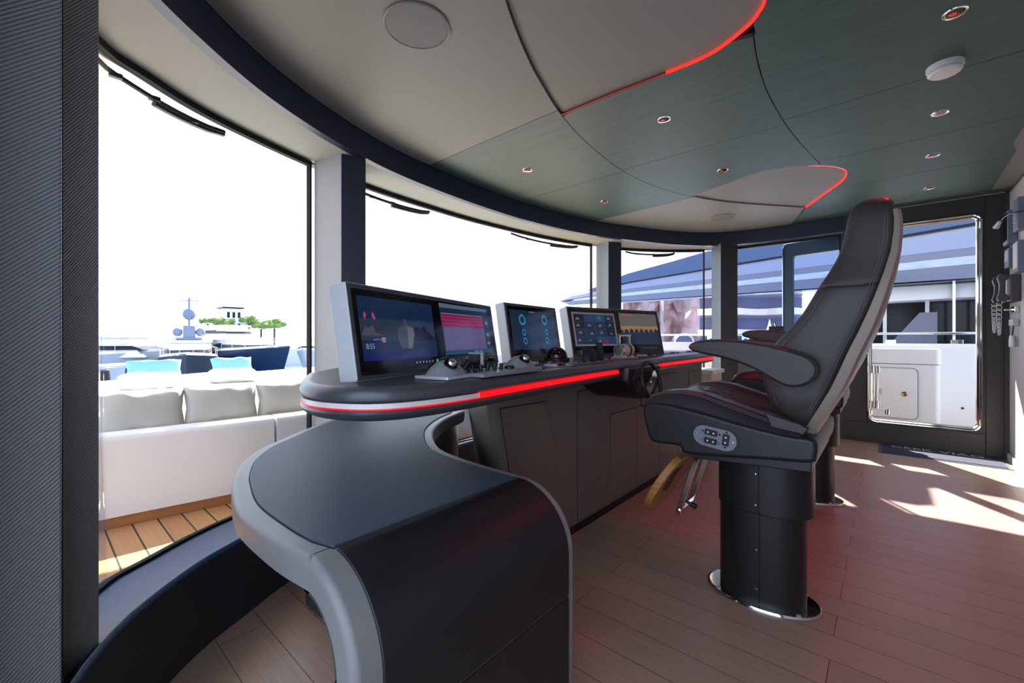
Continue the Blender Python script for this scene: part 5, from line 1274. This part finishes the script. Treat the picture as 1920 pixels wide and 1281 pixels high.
slab('roof', balc, 5, 10.4, 11, balc_m)
ct = thing('white_tent', 'small white conical tent top beyond the side window', 'tent', (*at(1443, 40), 0)); bm = new(); lathe(bm, [(1.2, -.8), (.35, 1.0), (.1, 2.0), (0, 2.5)], (*at(1443, 40), 0.4), n=16); obj('canopy', bm, white_fab, ct)
bm = new(); lathe(bm, [(1.25, -5.0), (1.25, -.8)], (*at(1443, 40), .4), n=16); obj('tent_wall', bm, white_fab, ct)
for i, (px, lab) in enumerate(((1333, 'white marina kiosk with a dark doorway, left of two'), (1398, 'white marina kiosk with a dark doorway, right of two'))):
    k = thing('marina_kiosk', lab, 'kiosk', (*at(px, 52), -4.5), 'white marina kiosks'); a, b = at(px - 7, 52), at(px + 7, 52); c, d_ = at(px + 7, 54), at(px - 7, 54)
    bm = new(); prism(bm, [a, b, c, d_], -4.5, 1.6); obj('wall', bm, villa_m, k)
    m_ = at(px - 1.5, 51.9), at(px + 1.5, 51.9), at(px + 1.5, 52), at(px - 1.5, 52); bm = new(); prism(bm, list(m_), -.6, 1.0); obj('doorway', bm, boat_glass, k)
bm = new(); rings = []
a, b, c, d_ = at(1150, 58), at(1500, 48), at(1500, 58), at(1150, 64)
prism(bm, [a, b, c, d_], -4.6, -1.5); o = obj('shore_quay', bm, quay_m); tag(o, 'low shore quay in front of the cliff and apartments', 'quay')

# ------------------------------------------------------------------ light
sun = bpy.data.lights.new('sun', 'SUN'); sun.energy = 11.0; sun.angle = math.radians(.53); sun.color = (1, .95, .87)
so_ = bpy.data.objects.new('sun', sun); COL.objects.link(so_)
el = math.radians(38); sv = Vector((.829 * math.cos(el), .559 * math.cos(el), math.sin(el))); so_.rotation_euler = sv.to_track_quat('Z', 'Y').to_euler()
w = bpy.data.worlds.new('sky'); S.world = w; w.use_nodes = True; nt = w.node_tree; bg = nt.nodes['Background']
tc = nt.nodes.new('ShaderNodeTexCoord'); sp = nt.nodes.new('ShaderNodeSeparateXYZ'); cr = nt.nodes.new('ShaderNodeValToRGB')
nt.links.new(tc.outputs['Generated'], sp.inputs[0]); nt.links.new(sp.outputs['Z'], cr.inputs[0])
cr.color_ramp.elements[0].position = 0.0; cr.color_ramp.elements[0].color = (.80, .88, 1.0, 1)
cr.color_ramp.elements[1].position = 1.0; cr.color_ramp.elements[1].color = (.35, .55, 1.0, 1)
e1 = cr.color_ramp.elements.new(.50); e1.color = (.66, .80, 1.05, 1)
nt.links.new(cr.outputs[0], bg.inputs['Color']); bg.inputs['Strength'].default_value = 1.2

# ------------------------------------------------------------------ camera
cam = bpy.data.cameras.new('camera'); co = bpy.data.objects.new('camera', cam); COL.objects.link(co); S.camera = co
co.location = (0, 0, 1.0); co.rotation_euler = (PI / 2, 0, -math.atan2(910, 798)); cam.sensor_width = 36; cam.lens = 798 / 1920 * 36
cam.shift_y = -5.5 / 1920; cam.clip_start = .02; cam.clip_end = 2000
S.view_settings.view_transform = 'Standard'; S.view_settings.look = 'None'; S.view_settings.gamma = 1; S.view_settings.use_curve_mapping = False
S.view_settings.exposure = 1.3
S.cycles.max_bounces = 8; S.cycles.transparent_max_bounces = 12; S.cycles.sample_clamp_indirect = 6.0; S.cycles.use_denoising = True
S.cycles.caustics_reflective = False; S.cycles.caustics_refractive = False
